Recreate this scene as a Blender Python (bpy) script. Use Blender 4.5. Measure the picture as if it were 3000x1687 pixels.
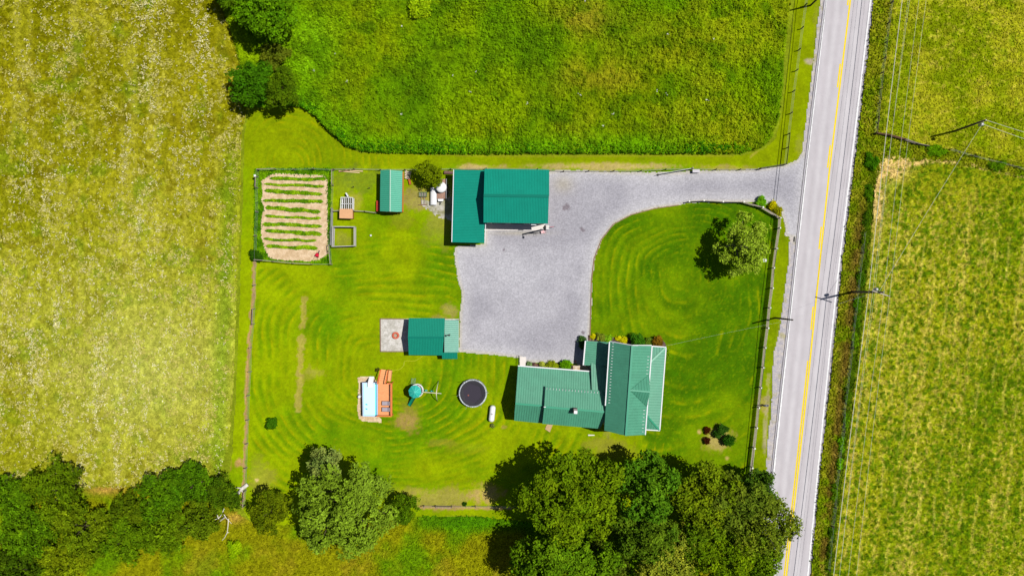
import bpy, math, random
import numpy as np
from mathutils import Vector

random.seed(7)
rng = np.random.default_rng(7)
sc = bpy.context.scene
C = sc.collection
for o in list(bpy.data.objects):
    bpy.data.objects.remove(o, do_unlink=True)

# ------------------------------------------------------------------ camera, sky, sun
S = 18.5          # photo pixels per metre at ground level
H = 120.0         # camera height above the ground
SUN_AZ = (0.972, 0.234)
SUN_EL = math.radians(64.4)
cam = bpy.data.cameras.new('camera')
cam.sensor_width = 36.0
cam.lens = 36.0 * H * S / 3000.0
cam.clip_start = 1.0
cam.clip_end = 5000.0
camo = bpy.data.objects.new('camera', cam)
camo.location = (0, 0, H)
C.objects.link(camo)
sc.camera = camo

w = bpy.data.worlds.new('World')
sc.world = w
w.use_nodes = True
nt = w.node_tree
bg = nt.nodes['Background']
sky = nt.nodes.new('ShaderNodeTexSky')
sky.sky_type = 'NISHITA'
sky.sun_disc = False
sky.sun_elevation = SUN_EL
sky.sun_rotation = math.atan2(SUN_AZ[0], SUN_AZ[1])
sky.air_density = 1.0
sky.dust_density = 1.0
nt.links.new(sky.outputs[0], bg.inputs[0])
bg.inputs[1].default_value = 0.05

sl = bpy.data.lights.new('sun', 'SUN')
sl.energy = 5.0
sl.angle = math.radians(0.5)
sl.color = (1.0, 0.965, 0.90)
so = bpy.data.objects.new('sun', sl)
sd = Vector((SUN_AZ[0]*math.cos(SUN_EL), SUN_AZ[1]*math.cos(SUN_EL), math.sin(SUN_EL)))
so.rotation_euler = sd.to_track_quat('Z', 'Y').to_euler()
so.location = (60, 20, 150)
C.objects.link(so)

sc.view_settings.view_transform = 'Standard'
sc.view_settings.look = 'None'
sc.view_settings.exposure = 0.42
sc.view_settings.gamma = 1.0
KEXP = 1.88       # displayed linear brightness of a level white surface

# ------------------------------------------------------------------ helpers
def P(px, py, z=0.0):
    """photo pixel of a point that stands z metres high -> world position"""
    f = (1 - z / H) / S
    return Vector(((px - 1500.0) * f, (843.5 - py) * f, z))
def c1(u, v): return (700 + u/3.623, 460 + v/3.623)
def c2(u, v): return (1000 + u/4.026, 900 + v/4.026)
def c3(u, v): return (1450 + u/4.262, 960 + v/4.262)
def c4(u, v): return (1280 + u/4.83, 460 + v/4.83)

def lin(v):
    v = np.asarray(v, dtype=float) / 255.0
    return np.where(v <= 0.04045, v/12.92, ((v+0.055)/1.055)**2.4)
def cc(r, g, b):
    """colour as it looks in full sun (0-255) -> surface albedo"""
    return tuple(np.clip(lin((r, g, b)) / KEXP, 0.002, 0.85))

def sset(node, name, val):
    if name in node.inputs: node.inputs[name].default_value = val

MATS = {}
def mat(name, col, rough=0.6, metal=0.0, var=0.12, scale=6.0, bump=0.0, attr=False, spec=0.3,
        trans=0.0, stretch=None, bscale=None, fine=0.0, fscale=25.0):
    if name in MATS: return MATS[name]
    m = bpy.data.materials.new(name)
    m.use_nodes = True
    n, l = m.node_tree.nodes, m.node_tree.links
    b = n['Principled BSDF']
    b.inputs['Roughness'].default_value = rough
    b.inputs['Metallic'].default_value = metal
    sset(b, 'Specular IOR Level', spec)
    geo = n.new('ShaderNodeNewGeometry')
    mp = n.new('ShaderNodeMapping')
    if stretch: mp.inputs['Scale'].default_value = stretch
    l.new(geo.outputs['Position'], mp.inputs[0])
    nz = n.new('ShaderNodeTexNoise')
    nz.inputs['Scale'].default_value = scale
    nz.inputs['Detail'].default_value = 5
    nz.inputs['Roughness'].default_value = 0.65
    l.new(mp.outputs[0], nz.inputs['Vector'])
    mr = n.new('ShaderNodeMapRange')
    mr.inputs['From Min'].default_value = 0.3
    mr.inputs['From Max'].default_value = 0.7
    mr.inputs['To Min'].default_value = 1 - var
    mr.inputs['To Max'].default_value = 1 + var
    l.new(nz.outputs['Fac'], mr.inputs['Value'])
    fac = mr.outputs[0]
    if fine > 0:
        n2 = n.new('ShaderNodeTexNoise')
        n2.inputs['Scale'].default_value = fscale
        n2.inputs['Detail'].default_value = 3
        l.new(geo.outputs['Position'], n2.inputs['Vector'])
        m2 = n.new('ShaderNodeMapRange')
        m2.inputs['From Min'].default_value = 0.3
        m2.inputs['From Max'].default_value = 0.7
        m2.inputs['To Min'].default_value = 1 - fine
        m2.inputs['To Max'].default_value = 1 + fine
        l.new(n2.outputs['Fac'], m2.inputs['Value'])
        mm = n.new('ShaderNodeMath'); mm.operation = 'MULTIPLY'
        l.new(fac, mm.inputs[0]); l.new(m2.outputs[0], mm.inputs[1])
        fac = mm.outputs[0]
    vm = n.new('ShaderNodeVectorMath'); vm.operation = 'SCALE'
    if attr:
        at = n.new('ShaderNodeAttribute'); at.attribute_name = 'col'
        l.new(at.outputs['Color'], vm.inputs[0])
    else:
        vm.inputs[0].default_value = col[:3]
    l.new(fac, vm.inputs['Scale'])
    l.new(vm.outputs[0], b.inputs['Base Color'])
    if bump > 0:
        bp = n.new('ShaderNodeBump')
        bp.inputs['Strength'].default_value = 1.0
        bp.inputs['Distance'].default_value = bump
        if bscale:
            n3 = n.new('ShaderNodeTexNoise'); n3.inputs['Scale'].default_value = bscale
            n3.inputs['Detail'].default_value = 4
            l.new(geo.outputs['Position'], n3.inputs['Vector'])
            l.new(n3.outputs['Fac'], bp.inputs['Height'])
        else:
            l.new(nz.outputs['Fac'], bp.inputs['Height'])
        l.new(bp.outputs[0], b.inputs['Normal'])
    if trans > 0:
        tr = n.new('ShaderNodeBsdfTranslucent')
        l.new(vm.outputs[0], tr.inputs['Color'])
        mx = n.new('ShaderNodeMixShader'); mx.inputs[0].default_value = trans
        out = n['Material Output']
        l.new(b.outputs[0], mx.inputs[1]); l.new(tr.outputs[0], mx.inputs[2])
        l.new(mx.outputs[0], out.inputs['Surface'])
    MATS[name] = m
    return m

ORG = {}
def tag(o, label=None, cat=None, group=None, kind=None):
    if label: o['label'] = label
    if cat: o['category'] = cat
    if group: o['group'] = group
    if kind: o['kind'] = kind
    return o
def thing(name, loc, label, cat, group=None):
    o = bpy.data.objects.new(name, None)
    o.empty_display_size = 0.3
    o.location = loc
    C.objects.link(o)
    ORG[o.name] = Vector(loc)
    return tag(o, label, cat, group)

class MB:
    def __init__(s): s.v = []; s.f = []
    def add(s, vs, fs):
        k = len(s.v)
        s.v += [tuple(p) for p in vs]
        s.f += [tuple(i + k for i in f) for f in fs]
        return s
    def box(s, c, d, rz=0.0, rx=0.0):
        cs, sn = math.cos(rz), math.sin(rz)
        cx, sx = math.cos(rx), math.sin(rx)
        vs = []
        for z in (-.5, .5):
            for x, y in ((-.5, -.5), (.5, -.5), (.5, .5), (-.5, .5)):
                X, Y, Z = x*d[0], y*d[1], z*d[2]
                Y, Z = Y*cx - Z*sx, Y*sx + Z*cx
                vs.append((c[0] + X*cs - Y*sn, c[1] + X*sn + Y*cs, c[2] + Z))
        return s.add(vs, [(3,2,1,0),(4,5,6,7),(0,1,5,4),(1,2,6,5),(2,3,7,6),(3,0,4,7)])
    def beam(s, a, b, wd, ht, up=(0,0,1)):
        a, b = Vector(a), Vector(b)
        d = (b - a).normalized()
        u = Vector(up)
        side = d.cross(u)
        if side.length < 1e-4: side = d.cross(Vector((1, 0, 0)))
        side.normalize(); u = side.cross(d).normalized()
        vs = []
        for p in (a, b):
            for x, y in ((-.5, -.5), (.5, -.5), (.5, .5), (-.5, .5)):
                vs.append(p + side*x*wd + u*y*ht)
        return s.add(vs, [(3,2,1,0),(4,5,6,7),(0,1,5,4),(1,2,6,5),(2,3,7,6),(3,0,4,7)])
    def tube(s, a, b, r0, r1=None, n=8, cap=True):
        return s.path([a, b], [r0, r0 if r1 is None else r1], n, cap)
    def path(s, pts, rs, n=8, cap=True):
        pts = [Vector(p) for p in pts]
        if not hasattr(rs, '__len__'): rs = [rs]*len(pts)
        vs = []; fs = []
        ref = None
        for i, p in enumerate(pts):
            d = (pts[min(i+1, len(pts)-1)] - pts[max(i-1, 0)]).normalized()
            if ref is None:
                ref = d.cross(Vector((0.3, 0.1, 1)) if abs(d.z) < 0.9 else Vector((1, 0, 0))).normalized()
            a = (ref - d*ref.dot(d)).normalized(); ref = a
            b = d.cross(a)
            for k in range(n):
                t = 2*math.pi*k/n
                vs.append(p + (a*math.cos(t) + b*math.sin(t))*rs[i])
        for i in range(len(pts)-1):
            for k in range(n):
                k2 = (k+1) % n
                fs.append((i*n+k, i*n+k2, (i+1)*n+k2, (i+1)*n+k))
        if cap:
            fs.append(tuple(reversed(range(n))))
            fs.append(tuple((len(pts)-1)*n + k for k in range(n)))
        return s.add(vs, fs)
    def lathe(s, c, prof, n=24, cap=True):
        vs = []; fs = []
        for r, z in prof:
            for k in range(n):
                t = 2*math.pi*k/n
                vs.append((c[0] + r*math.cos(t), c[1] + r*math.sin(t), c[2] + z))
        for i in range(len(prof)-1):
            for k in range(n):
                k2 = (k+1) % n
                fs.append((i*n+k, i*n+k2, (i+1)*n+k2, (i+1)*n+k))
        if cap:
            fs.append(tuple(reversed(range(n))))
            fs.append(tuple((len(prof)-1)*n + k for k in range(n)))
        return s.add(vs, fs)
    def ring(s, c, R, r, n=32, m=6, ax='z', sq=1.0):
        vs = []; fs = []
        for i in range(n):
            t = 2*math.pi*i/n
            for k in range(m):
                q = 2*math.pi*k/m
                rr = R + r*math.cos(q); z = r*sq*math.sin(q)
                if ax == 'z': vs.append((c[0]+rr*math.cos(t), c[1]+rr*math.sin(t), c[2]+z))
                elif ax == 'x': vs.append((c[0]+z, c[1]+rr*math.cos(t), c[2]+rr*math.sin(t)))
                else: vs.append((c[0]+rr*math.cos(t), c[1]+z, c[2]+rr*math.sin(t)))
        for i in range(n):
            for k in range(m):
                i2, k2 = (i+1) % n, (k+1) % m
                fs.append((i*m+k, i2*m+k, i2*m+k2, i*m+k2))
        return s.add(vs, fs)
    def slab(s, pts, t):
        """polygon given by its top corners, thickness t straight down"""
        n = len(pts)
        pts = [Vector(p) for p in pts]
        nn = Vector((0, 0, 0))
        for i in range(n):
            nn += pts[i].cross(pts[(i+1) % n])
        if nn.z < 0: pts.reverse()
        vs = pts + [p - Vector((0, 0, t)) for p in pts]
        fs = [tuple(range(n)), tuple(reversed(range(n, 2*n)))]
        for i in range(n):
            j = (i+1) % n
            fs.append((i, i+n, j+n, j))
        return s.add(vs, fs)
    def build(s, name, m, parent=None, org=None, local=False, smooth=False):
        me = bpy.data.meshes.new(name)
        if parent is not None and not local: base = ORG[parent.name]
        elif org is not None: base = Vector(org)
        else: base = Vector((0, 0, 0))
        vs = [(p[0]-base[0], p[1]-base[1], p[2]-base[2]) for p in s.v]
        me.from_pydata(vs, [], s.f)
        me.materials.append(m)
        if smooth: me.polygons.foreach_set('use_smooth', [True]*len(me.polygons))
        me.update()
        o = bpy.data.objects.new(name, me)
        C.objects.link(o)
        if parent is not None:
            o.parent = parent
            ORG[o.name] = ORG.get(parent.name, Vector((0, 0, 0)))
        else:
            o.location = base
            ORG[o.name] = Vector(base)
        return o

def copy_tree(o, parent=None):
    c = o.copy(); C.objects.link(c)
    if parent is not None: c.parent = parent
    for ch in list(o.children): copy_tree(ch, c)
    return c

# ---- numpy noise
TAB = rng.random((256, 256))
def vn(x, y, sc_, seed=0):
    x = np.asarray(x)/sc_ + seed*17.31; y = np.asarray(y)/sc_ + seed*9.73
    xi = np.floor(x).astype(int); yi = np.floor(y).astype(int)
    fx = x - xi; fy = y - yi
    fx = fx*fx*(3-2*fx); fy = fy*fy*(3-2*fy)
    g = lambda a, b: TAB[(a + seed*31) % 256, (b + seed*57) % 256]
    return (g(xi, yi)*(1-fx) + g(xi+1, yi)*fx)*(1-fy) + (g(xi, yi+1)*(1-fx) + g(xi+1, yi+1)*fx)*fy
def fbm(x, y, sc_, seed=0, o=4, g=0.55):
    t = 0; a = 1; n = 0
    for i in range(o):
        t = t + a*vn(x, y, sc_/2**i, seed+i); n += a; a *= g
    return t/n
def ss(a, b, x):
    t = np.clip((x-a)/(b-a), 0, 1); return t*t*(3-2*t)
def inpoly(poly, x, y):
    r = np.zeros(x.shape, bool)
    n = len(poly)
    for i in range(n):
        x1, y1 = poly[i]; x2, y2 = poly[(i+1) % n]
        if y1 == y2: continue
        c = ((y1 > y) != (y2 > y)) & (x < (x2-x1)*(y-y1)/(y2-y1)+x1)
        r ^= c
    return r
def pdist(poly, x, y, closed=True):
    d = np.full(x.shape, 1e9)
    n = len(poly)
    for i in range(n if closed else n-1):
        ax, ay = poly[i]; bx, by = poly[(i+1) % n]
        dx, dy = bx-ax, by-ay
        t = np.clip(((x-ax)*dx + (y-ay)*dy)/(dx*dx+dy*dy+1e-9), 0, 1)
        d = np.minimum(d, np.hypot(x-ax-t*dx, y-ay-t*dy))
    return d
def mix(a, b, t):
    a = np.asarray(a, float); b = np.asarray(b, float)
    t = np.asarray(t)[..., None]
    return a*(1-t) + b*t

def np_mesh(name, V, F, cols, m, smooth=False, parent=None, org=(0, 0, 0)):
    """V (n,3), F (k,4) quads, cols (n,3) albedo"""
    me = bpy.data.meshes.new(name)
    V = np.asarray(V, np.float32) - np.asarray(org, np.float32)
    me.vertices.add(len(V)); me.vertices.foreach_set('co', V.ravel())
    k = F.shape[1]
    me.loops.add(F.size); me.loops.foreach_set('vertex_index', F.astype(np.int32).ravel())
    me.polygons.add(len(F))
    me.polygons.foreach_set('loop_start', np.arange(0, F.size, k, dtype=np.int32))
    me.polygons.foreach_set('loop_total', np.full(len(F), k, np.int32))
    if smooth: me.polygons.foreach_set('use_smooth', np.ones(len(F), bool))
    me.update(calc_edges=True)
    if cols is not None:
        ca = me.color_attributes.new('col', 'FLOAT_COLOR', 'POINT')
        a = np.ones((len(V), 4), np.float32); a[:, :3] = cols
        ca.data.foreach_set('color', a.ravel())
    me.materials.append(m)
    o = bpy.data.objects.new(name, me)
    C.objects.link(o)
    if parent is not None: o.parent = parent
    else: o.location = org
    return o

def sheet(name, poly, cell, colfn, m, z=0.01, hfn=None, rag=3.0, ragscale=14.0, smooth=True):
    """ground sheet; poly in photo pixels at ground level"""
    c = cell*S
    xs = np.arange(min(p[0] for p in poly)-c, max(p[0] for p in poly)+c, c)
    ys = np.arange(min(p[1] for p in poly)-c, max(p[1] for p in poly)+c, c)
    gx, gy = np.meshgrid(xs, ys)
    cx, cy = gx[:-1, :-1]+c/2, gy[:-1, :-1]+c/2
    jx = (fbm(cx, cy, ragscale, 91)-.5)*2*rag; jy = (fbm(cx, cy, ragscale, 77)-.5)*2*rag
    keep = inpoly(poly, cx+jx, cy+jy)
    idx = np.arange(gx.size).reshape(gx.shape)
    F = np.stack([idx[1:, :-1], idx[1:, 1:], idx[:-1, 1:], idx[:-1, :-1]], -1)[keep]
    used, inv = np.unique(F, return_inverse=True)
    F = inv.reshape(F.shape)
    X = gx.ravel()[used]; Y = gy.ravel()[used]
    Z = np.full(X.shape, z)
    if hfn is not None: Z = Z + hfn(X, Y)
    V = np.stack([(X-1500)/S, (843.5-Y)/S, Z], -1)
    col = np.clip(lin(np.clip(colfn(X, Y), 0, 255))/KEXP, 0.001, 0.8)
    o = np_mesh(name, V, F, col, m, smooth)
    o['kind'] = 'structure'
    return o

def leaves(X, Y, Z, N, size, cols, asp=1.5, jit=0.0):
    """one leaf-shaped quad per point; N = facing direction (n,3)"""
    n = len(X)
    N = N/np.linalg.norm(N, axis=1)[:, None]
    r = rng.normal(size=(n, 3))
    U = np.cross(N, r); U /= np.linalg.norm(U, axis=1)[:, None]+1e-9
    W = np.cross(N, U)
    sz = (size*(0.65+0.7*rng.random(n)))[:, None]
    c = np.stack([X, Y, Z], -1)
    V = np.stack([c-U*sz*asp*.5, c+W*sz*.5-N*sz*.12, c+U*sz*asp*.5, c-W*sz*.5-N*sz*.12], 1).reshape(-1, 3)
    F = np.arange(n*4).reshape(n, 4)
    return V, F, np.repeat(cols, 4, 0)

GRASSM = mat('grass_surface', None, rough=1.0, attr=True, var=0.14, scale=3.0, fine=0.16, fscale=9.0, spec=0.0, bump=0.03, bscale=7.0)
ROUGHM = mat('rough_grass_surface', None, rough=0.95, attr=True, var=0.25, scale=2.5, fine=0.22, fscale=8.0, spec=0.0, bump=0.06, bscale=5.0)
GRAVELM = mat('gravel_surface', None, rough=0.95, attr=True, var=0.05, scale=2.0, fine=0.17, fscale=4.5, spec=0.15, bump=0.01, bscale=8.0)
ASPHM = mat('asphalt_surface', None, rough=0.9, attr=True, var=0.03, scale=1.2, fine=0.05, fscale=18.0, spec=0.2)
LEAFM = mat('leaf', None, rough=0.9, attr=True, var=0.1, scale=1.0, spec=0.0, trans=0.10)
BLADEM = mat('grass_blade', None, rough=0.95, attr=True, var=0.1, scale=1.0, spec=0.0, trans=0.15)

# ------------------------------------------------------------------ ground
gm = MB(); R_ = 1500
gm.add([(-R_, -R_, 0), (R_, -R_, 0), (R_, R_, 0), (-R_, R_, 0)], [(0, 1, 2, 3)])
tag(gm.build('ground', mat('far_field', cc(132, 148, 22), rough=0.95, var=0.3, scale=0.35, fine=0.25, fscale=3.0, spec=0.05)), kind='structure')

ROADL = [(2470,-420),(2421,0),(2363.9,483),(2331,784),(2297,1100),(2262.5,1427),(2235,1687),(2205,2000)]
ROADR = [(2600,-420),(2550.3,0),(2491.6,493),(2457,780),(2424,1090),(2396.7,1366.6),(2366,1687),(2335,2000)]
ROADC = [(2538,-420),(2488,0),(2426.5,500),(2397.4,780),(2365.4,1100),(2328,1440),(2300,1687),(2269,2000)]
def xat(line, y):
    return np.interp(y, [p[1] for p in line], [p[0] for p in line])

LAWN = [(732,318),(760,322),(830,312),(880,318),(925,345),(965,390),(1010,430),(1060,449),(1280,455),(1500,456),(1750,455),(1980,455),(2180,455),(2235,440),(2270,410),(2288,350),(2300,270),(2318,120),(2333,-60),
        (2405,-60),(2352,460),(2320,560),(2310,760),(2262,1060),(2245,1310),(2242,1560),(2100,1600),(1560,1560),(1400,1508),(1235,1512),(1100,1520),(900,1560),(740,1530),(700,1480),(668,1420),(680,1330),(690,1180),(700,960),(706,760),(712,560),(716,400)]
ELAWN = [(1722,1010),(1728,860),(1740,740),(1770,680),(1850,625),(1960,600),(2080,595),(2190,595),(2275,630),(2290,670),(2262,880),(2235,1120),(2215,1380),(2080,1440),(1900,1400),(1880,1290),(1880,1030)]
WLAWN = [(755,790),(980,775),(1090,690),(1310,700),(1345,760),(1345,930),(1500,1050),(1530,1250),(1980,1300),(1900,1400),(1400,1430),(1200,1440),(800,1440),(730,1400),(735,1100)]
TLAWN = [(725,330),(880,325),(960,395),(1050,455),(1280,470),(1280,485),(740,485)]
PATCH = [ # x, y, rx, ry, colour, strength
    (1193,1230,40,34,(178,152,84),.95),(905,1095,34,16,(176,172,80),.5),(1290,1296,46,12,(176,158,70),.5),(1200,1190,40,26,(150,160,40),.5),(1290,650,52,70,(166,166,70),.75),(1240,590,70,40,(176,160,96),.85),(1180,640,34,30,(160,160,50),.5),(1310,590,22,50,(190,185,170),.7),
    (1270,700,50,30,(140,165,30),.5),(1770,1300,65,22,(165,160,62),.7),(1800,1325,90,24,(158,160,50),.6),(1380,1310,70,20,(150,165,30),.5),
    (1300,1458,125,34,(178,168,78),.9),(1420,1448,56,34,(204,174,110),.85),(1210,1440,60,14,(190,170,95),.6),(765,1400,45,50,(172,172,62),.75),(752,1368,25,45,(160,175,40),.5),
    (752,1405,10,7,(235,205,150),.9),(1390,491,70,12,(214,186,128),.9),(1800,488,250,13,(212,186,128),.85),(2130,492,70,10,(205,178,120),.6),
    (700,1352,13,17,(205,160,110),.9),(668,1350,11,30,(190,150,90),.7),(1290,935,35,14,(175,155,95),.7),(1320,910,26,22,(190,170,110),.7),
    (2048,1265,9,9,(225,185,140),.8),(2130,1342,7,7,(215,180,125),.8),(2102,1290,44,36,(202,178,112),.85),(1100,1430,110,16,(150,165,40),.5),
    (1100,780,70,30,(120,160,20),.3),(1010,540,40,50,(140,155,50),.5),(1060,530,60,45,(128,150,50),.55),(1000,700,26,26,(165,165,70),.7),(1040,590,30,30,(205,180,110),.5),
    (2285,1040,14,60,(185,175,140),.6),(2242,1190,20,36,(190,170,110),.7),(2240,1270,6,70,(190,180,145),.7),(1700,1240,30,8,(190,160,100),.5),(1475,1250,10,6,(190,165,100),.7),
    (2380,182,24,10,(200,185,165),.95),(2395,80,14,70,(160,165,70),.5),(2345,430,16,40,(170,170,90),.5),(1780,1268,14,14,(165,160,90),.6)]
STRIPS = [([(745,765),(741,880),(735,960),(726,1060),(722,1170),(718,1300),(714,1400),(709,1490)],4.5,(205,165,115),.95),
          ([(888,878),(886,915),(884,955)],8,(195,178,90),.8),([(884,985),(881,1010),(879,1060),(876,1120),(874,1200)],8,(198,180,95),.8),
          ([(905,1080),(935,1095)],12,(185,178,80),.5),([(1235,1487),(1400,1487),(1500,1488)],5,(195,160,110),.85),
          ([(2288,-40),(2283,150),(2270,330),(2255,410),(2200,462)],4,(190,175,90),.6),
          ([(1045,440),(1400,458),(2150,457)],3,(170,165,60),.5),
          ([(2253,1100),(2246,1200),(2246,1300)],6,(192,180,150),.6)]
def lawn_col(X, Y):
    big = fbm(X, Y, 160, 3); med = fbm(X, Y, 34, 5); sm = fbm(X, Y, 7, 8, 3)
    col = mix((108,158,2), (152,180,8), ss(.3, .68, big))
    wl = ss(980, 820, X)                 # paler toward the west boundary
    col = mix(col, (160,190,22), wl*.6)
    top = ss(500, 470, Y)
    col = mix(col, (146,170,8), top*.8)
    e = inpoly(ELAWN, X, Y)
    ew = e*ss(0, 26, pdist(ELAWN, X, Y) + ss(1960, 1900, X)*ss(1000, 960, Y)*20 + ss(700, 640, Y)*20)
    col = mix(col, mix((80,128,0), (118,156,2), ss(.35, .7, big)), ew)
    wx = X + (fbm(X, Y, 190, 21, 2)-.5)*46; wy = Y + (fbm(X, Y, 190, 22, 2)-.5)*46
    for poly, (x0, y0, ra, rb, pw, dn), wd, dark, amp, ya in (
            (ELAWN, (1990, 790, 262, 198, 2.4, .42), 18, (62,116,0), .5, .6),
            (WLAWN, (1150, 1070, 420, 330, 2.9, 1.0), 20, (82,136,0), .5, .75),
            (TLAWN, (850, 480, 128, 150, 2.3, 1.0), 17, (122,158,6), .55, .8)):
        ins = inpoly(poly, X, Y)
        dx = (wx-x0)/ra; dy = (wy-y0); dy = np.where(dy > 0, dy*dn, dy)/rb
        d = (np.abs(dx)**pw+np.abs(dy)**pw)**(1/pw)*min(ra, rb)
        d = d + (fbm(X, Y, 60, 24, 2)-.5)*4 + (fbm(X, Y, 260, 26, 2)-.5)*30
        s1 = .5+.5*np.sin(2*np.pi*d/wd); thin = ss(.75, 1.0, .5+.5*np.sin(2*np.pi*d/wd+1.9))
        k = ss(.32, .7, fbm(X, Y, 75, 31))*ins*ss(.12, .3, d/min(ra, rb))
        col = mix(col, dark, s1*k*amp)
        col = mix(col, (182,186,18), thin*k*ya*ss(.35, .7, fbm(X, Y, 26, 33)))
    # strip between board fence and road
    v = ss(-8, 8, X - (xat([(2355,77),(2290,640),(2205,1370)], Y)))*ss(560, 600, Y)
    col = mix(col, (134,160,6), v*.85)
    col = col*np.array((1.0,.97,.3))
    for (x, y, rx, ry, c, st) in PATCH:
        q = np.hypot((X-x)/rx, (Y-y)/ry) + (med-.5)*1.2 + (sm-.5)*.8
        col = mix(col, c, ss(1.25, .55, q)*st)
    for pl, wd, c, st in STRIPS:
        q = pdist(pl, X+(fbm(X, Y, 24, 57, 2)-.5)*wd*2.2, Y, False)/wd + (sm-.5)*1.8 + (med-.5)*.9
        col = mix(col, c, ss(1.3, .7, q)*st)
    sp = fbm(X, Y, 4.5, 44, 2)
    col = mix(col, (160,170,20), ss(.62, .8, sp)*.4)
    col = col*(0.86+.2*med)[..., None]*(0.9+.18*sm)[..., None]
    return col
sheet('lawn', LAWN, 0.16, lawn_col, GRASSM, z=0.01, rag=3)

# ---- west meadow in flower
MEAD = [(-180,-160),(600,-160),(640,10),(668,60),(690,130),(720,240),(722,320),(706,420),(702,640),(692,880),(684,1100),(672,1290),(640,1400),(560,1440),(400,1430),(250,1430),(-180,1430)]
def mead_col(X, Y):
    big = fbm(X, Y, 260, 41); med = fbm(X, Y, 60, 42); sm = fbm(X, Y, 9, 43, 3); st = fbm(X*1.4, Y*.5, 60, 46)
    col = mix(mix((132,132,8), (138,142,14), ss(200, 800, Y)), mix((156,152,22), (166,168,44), ss(300, 900, Y)), ss(.35, .65, big))
    col = mix(col, (112,112,6), ss(.54, .74, fbm(X*1.3, Y*.8, 10, 48, 2))*.45)
    col = mix(col, (186,182,66), ss(.5, .75, fbm(X*2.6, Y*.3, 80, 49, 3))*.5)
    col = mix(col, (112,138,20), ss(.55, .75, med)*.6)
    col = mix(col, (120,112,14), ss(.55, .8, fbm(X, Y, 40, 47))*.55)
    col = mix(col, (190,184,88), ss(.5, .8, sm)*.5*ss(.35, .6, st))
    low = np.exp(-(((X-430)/300)**2+((Y-1080)/230)**2))
    col = mix(col, (176,180,84), low*.75)
    col = mix(col, (112,150,24), np.exp(-((X-(xat([(722,300),(672,1290)], Y)-30))/26)**2)*ss(350, 500, Y)*.5)
    return col*(.92+.4*(sm-.1))[..., None]
def mead_h(X, Y):
    d = pdist(MEAD, X, Y)/S
    return ss(0, .6, d)*(.18+.30*fbm(X, Y, 10, 51, 3)+.2*fbm(X, Y, 50, 52))
sheet('meadow', MEAD, 0.19, mead_col, ROUGHM, z=0.015, hfn=mead_h, rag=5)

# ---- north field of tall weeds
FIELD = [(640,-160),(2330,-160),(2312,0),(2300,110),(2288,270),(2277,350),(2258,405),(2230,434),(2170,450),(1980,451),(1750,450),(1500,451),(1280,451),(1065,446),(1015,428),(968,388),(925,340),(880,314),(830,308),(790,318),(738,312),(722,250),(690,130),(668,60)]
def field_col(X, Y):
    big = fbm(X, Y, 230, 61); med = fbm(X, Y, 50, 62); sm = fbm(X, Y, 9, 63, 3)
    d = pdist(FIELD, X, Y)
    col = mix((94,134,2), (122,150,6), ss(.35, .65, big))
    col = mix(col, (130,136,6), ss(.48, .74, fbm(X, Y, 150, 66))*.5)
    col = mix(col, (150,146,24), ss(1480, 1700, X)*ss(.4, .66, fbm(X, Y, 120, 67))*.4)
    col = mix(col, (150,132,36), np.exp(-(((X-1720)/110)**2+((Y-60)/50)**2))*.6+np.exp(-(((X-1750)/120)**2+((Y-235)/40)**2))*.45)
    col = mix(col, (108,172,10), ss(70, 20, d)*ss(900, 1000, X+Y)*.55*ss(2200, 1900, X))
    col = mix(col, (124,178,16), np.exp(-(((X-930)/70)**2+((Y-150)/110)**2))*.8)
    col = mix(col, (62,100,0), ss(.5, .75, med)*.55)
    col = mix(col, (70,96,0), ss(.55, .75, fbm(X, Y, 16, 68, 2))*.4)
    return col*(.96+.3*sm)[..., None]
def field_h(X, Y):
    d = pdist(FIELD, X, Y)/S
    return ss(0, .25, d)*(.35+.55*fbm(X, Y, 12, 71, 3)+.5*fbm(X, Y, 90, 72))
sheet('field', FIELD, 0.17, field_col, ROUGHM, z=0.015, hfn=field_h, rag=4)

# ---- east of the road: pasture (north), hay field (south) and the ditch between them and the road
PAST = [(2640,-160),(3180,-160),(3180,540),(3000,500),(2900,462),(2790,440),(2700,425),(2600,400),(2570,390),(2585,250),(2612,0)]
def past_col(X, Y):
    med = fbm(X, Y, 60, 81); sm = fbm(X, Y, 8, 83, 3); fib = fbm(X*.7+Y*.5, Y*1.5-X*.3, 9, 84, 3)
    col = mix((114,130,8), (146,148,26), ss(.3, .7, med))
    col = mix(col, (186,172,76), ss(.55, .8, fib)*.6)
    col = mix(col, (98,124,6), ss(.6, .78, fbm(X, Y, 22, 85))*.5)
    return col*(.98+.42*sm)[..., None]
def past_h(X, Y):
    return .1+.3*fbm(X, Y, 9, 86, 3)
sheet('pasture', PAST, 0.19, past_col, ROUGHM, z=0.015, hfn=past_h, rag=5)
HAY = [(2570,480),(2600,455),(2680,468),(2780,470),(2880,490),(3000,520),(3180,560),(3180,1900),(2405,1900),(2432,1687),(2470,1380),(2505,1120),(2530,900),(2548,700)]
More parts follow.
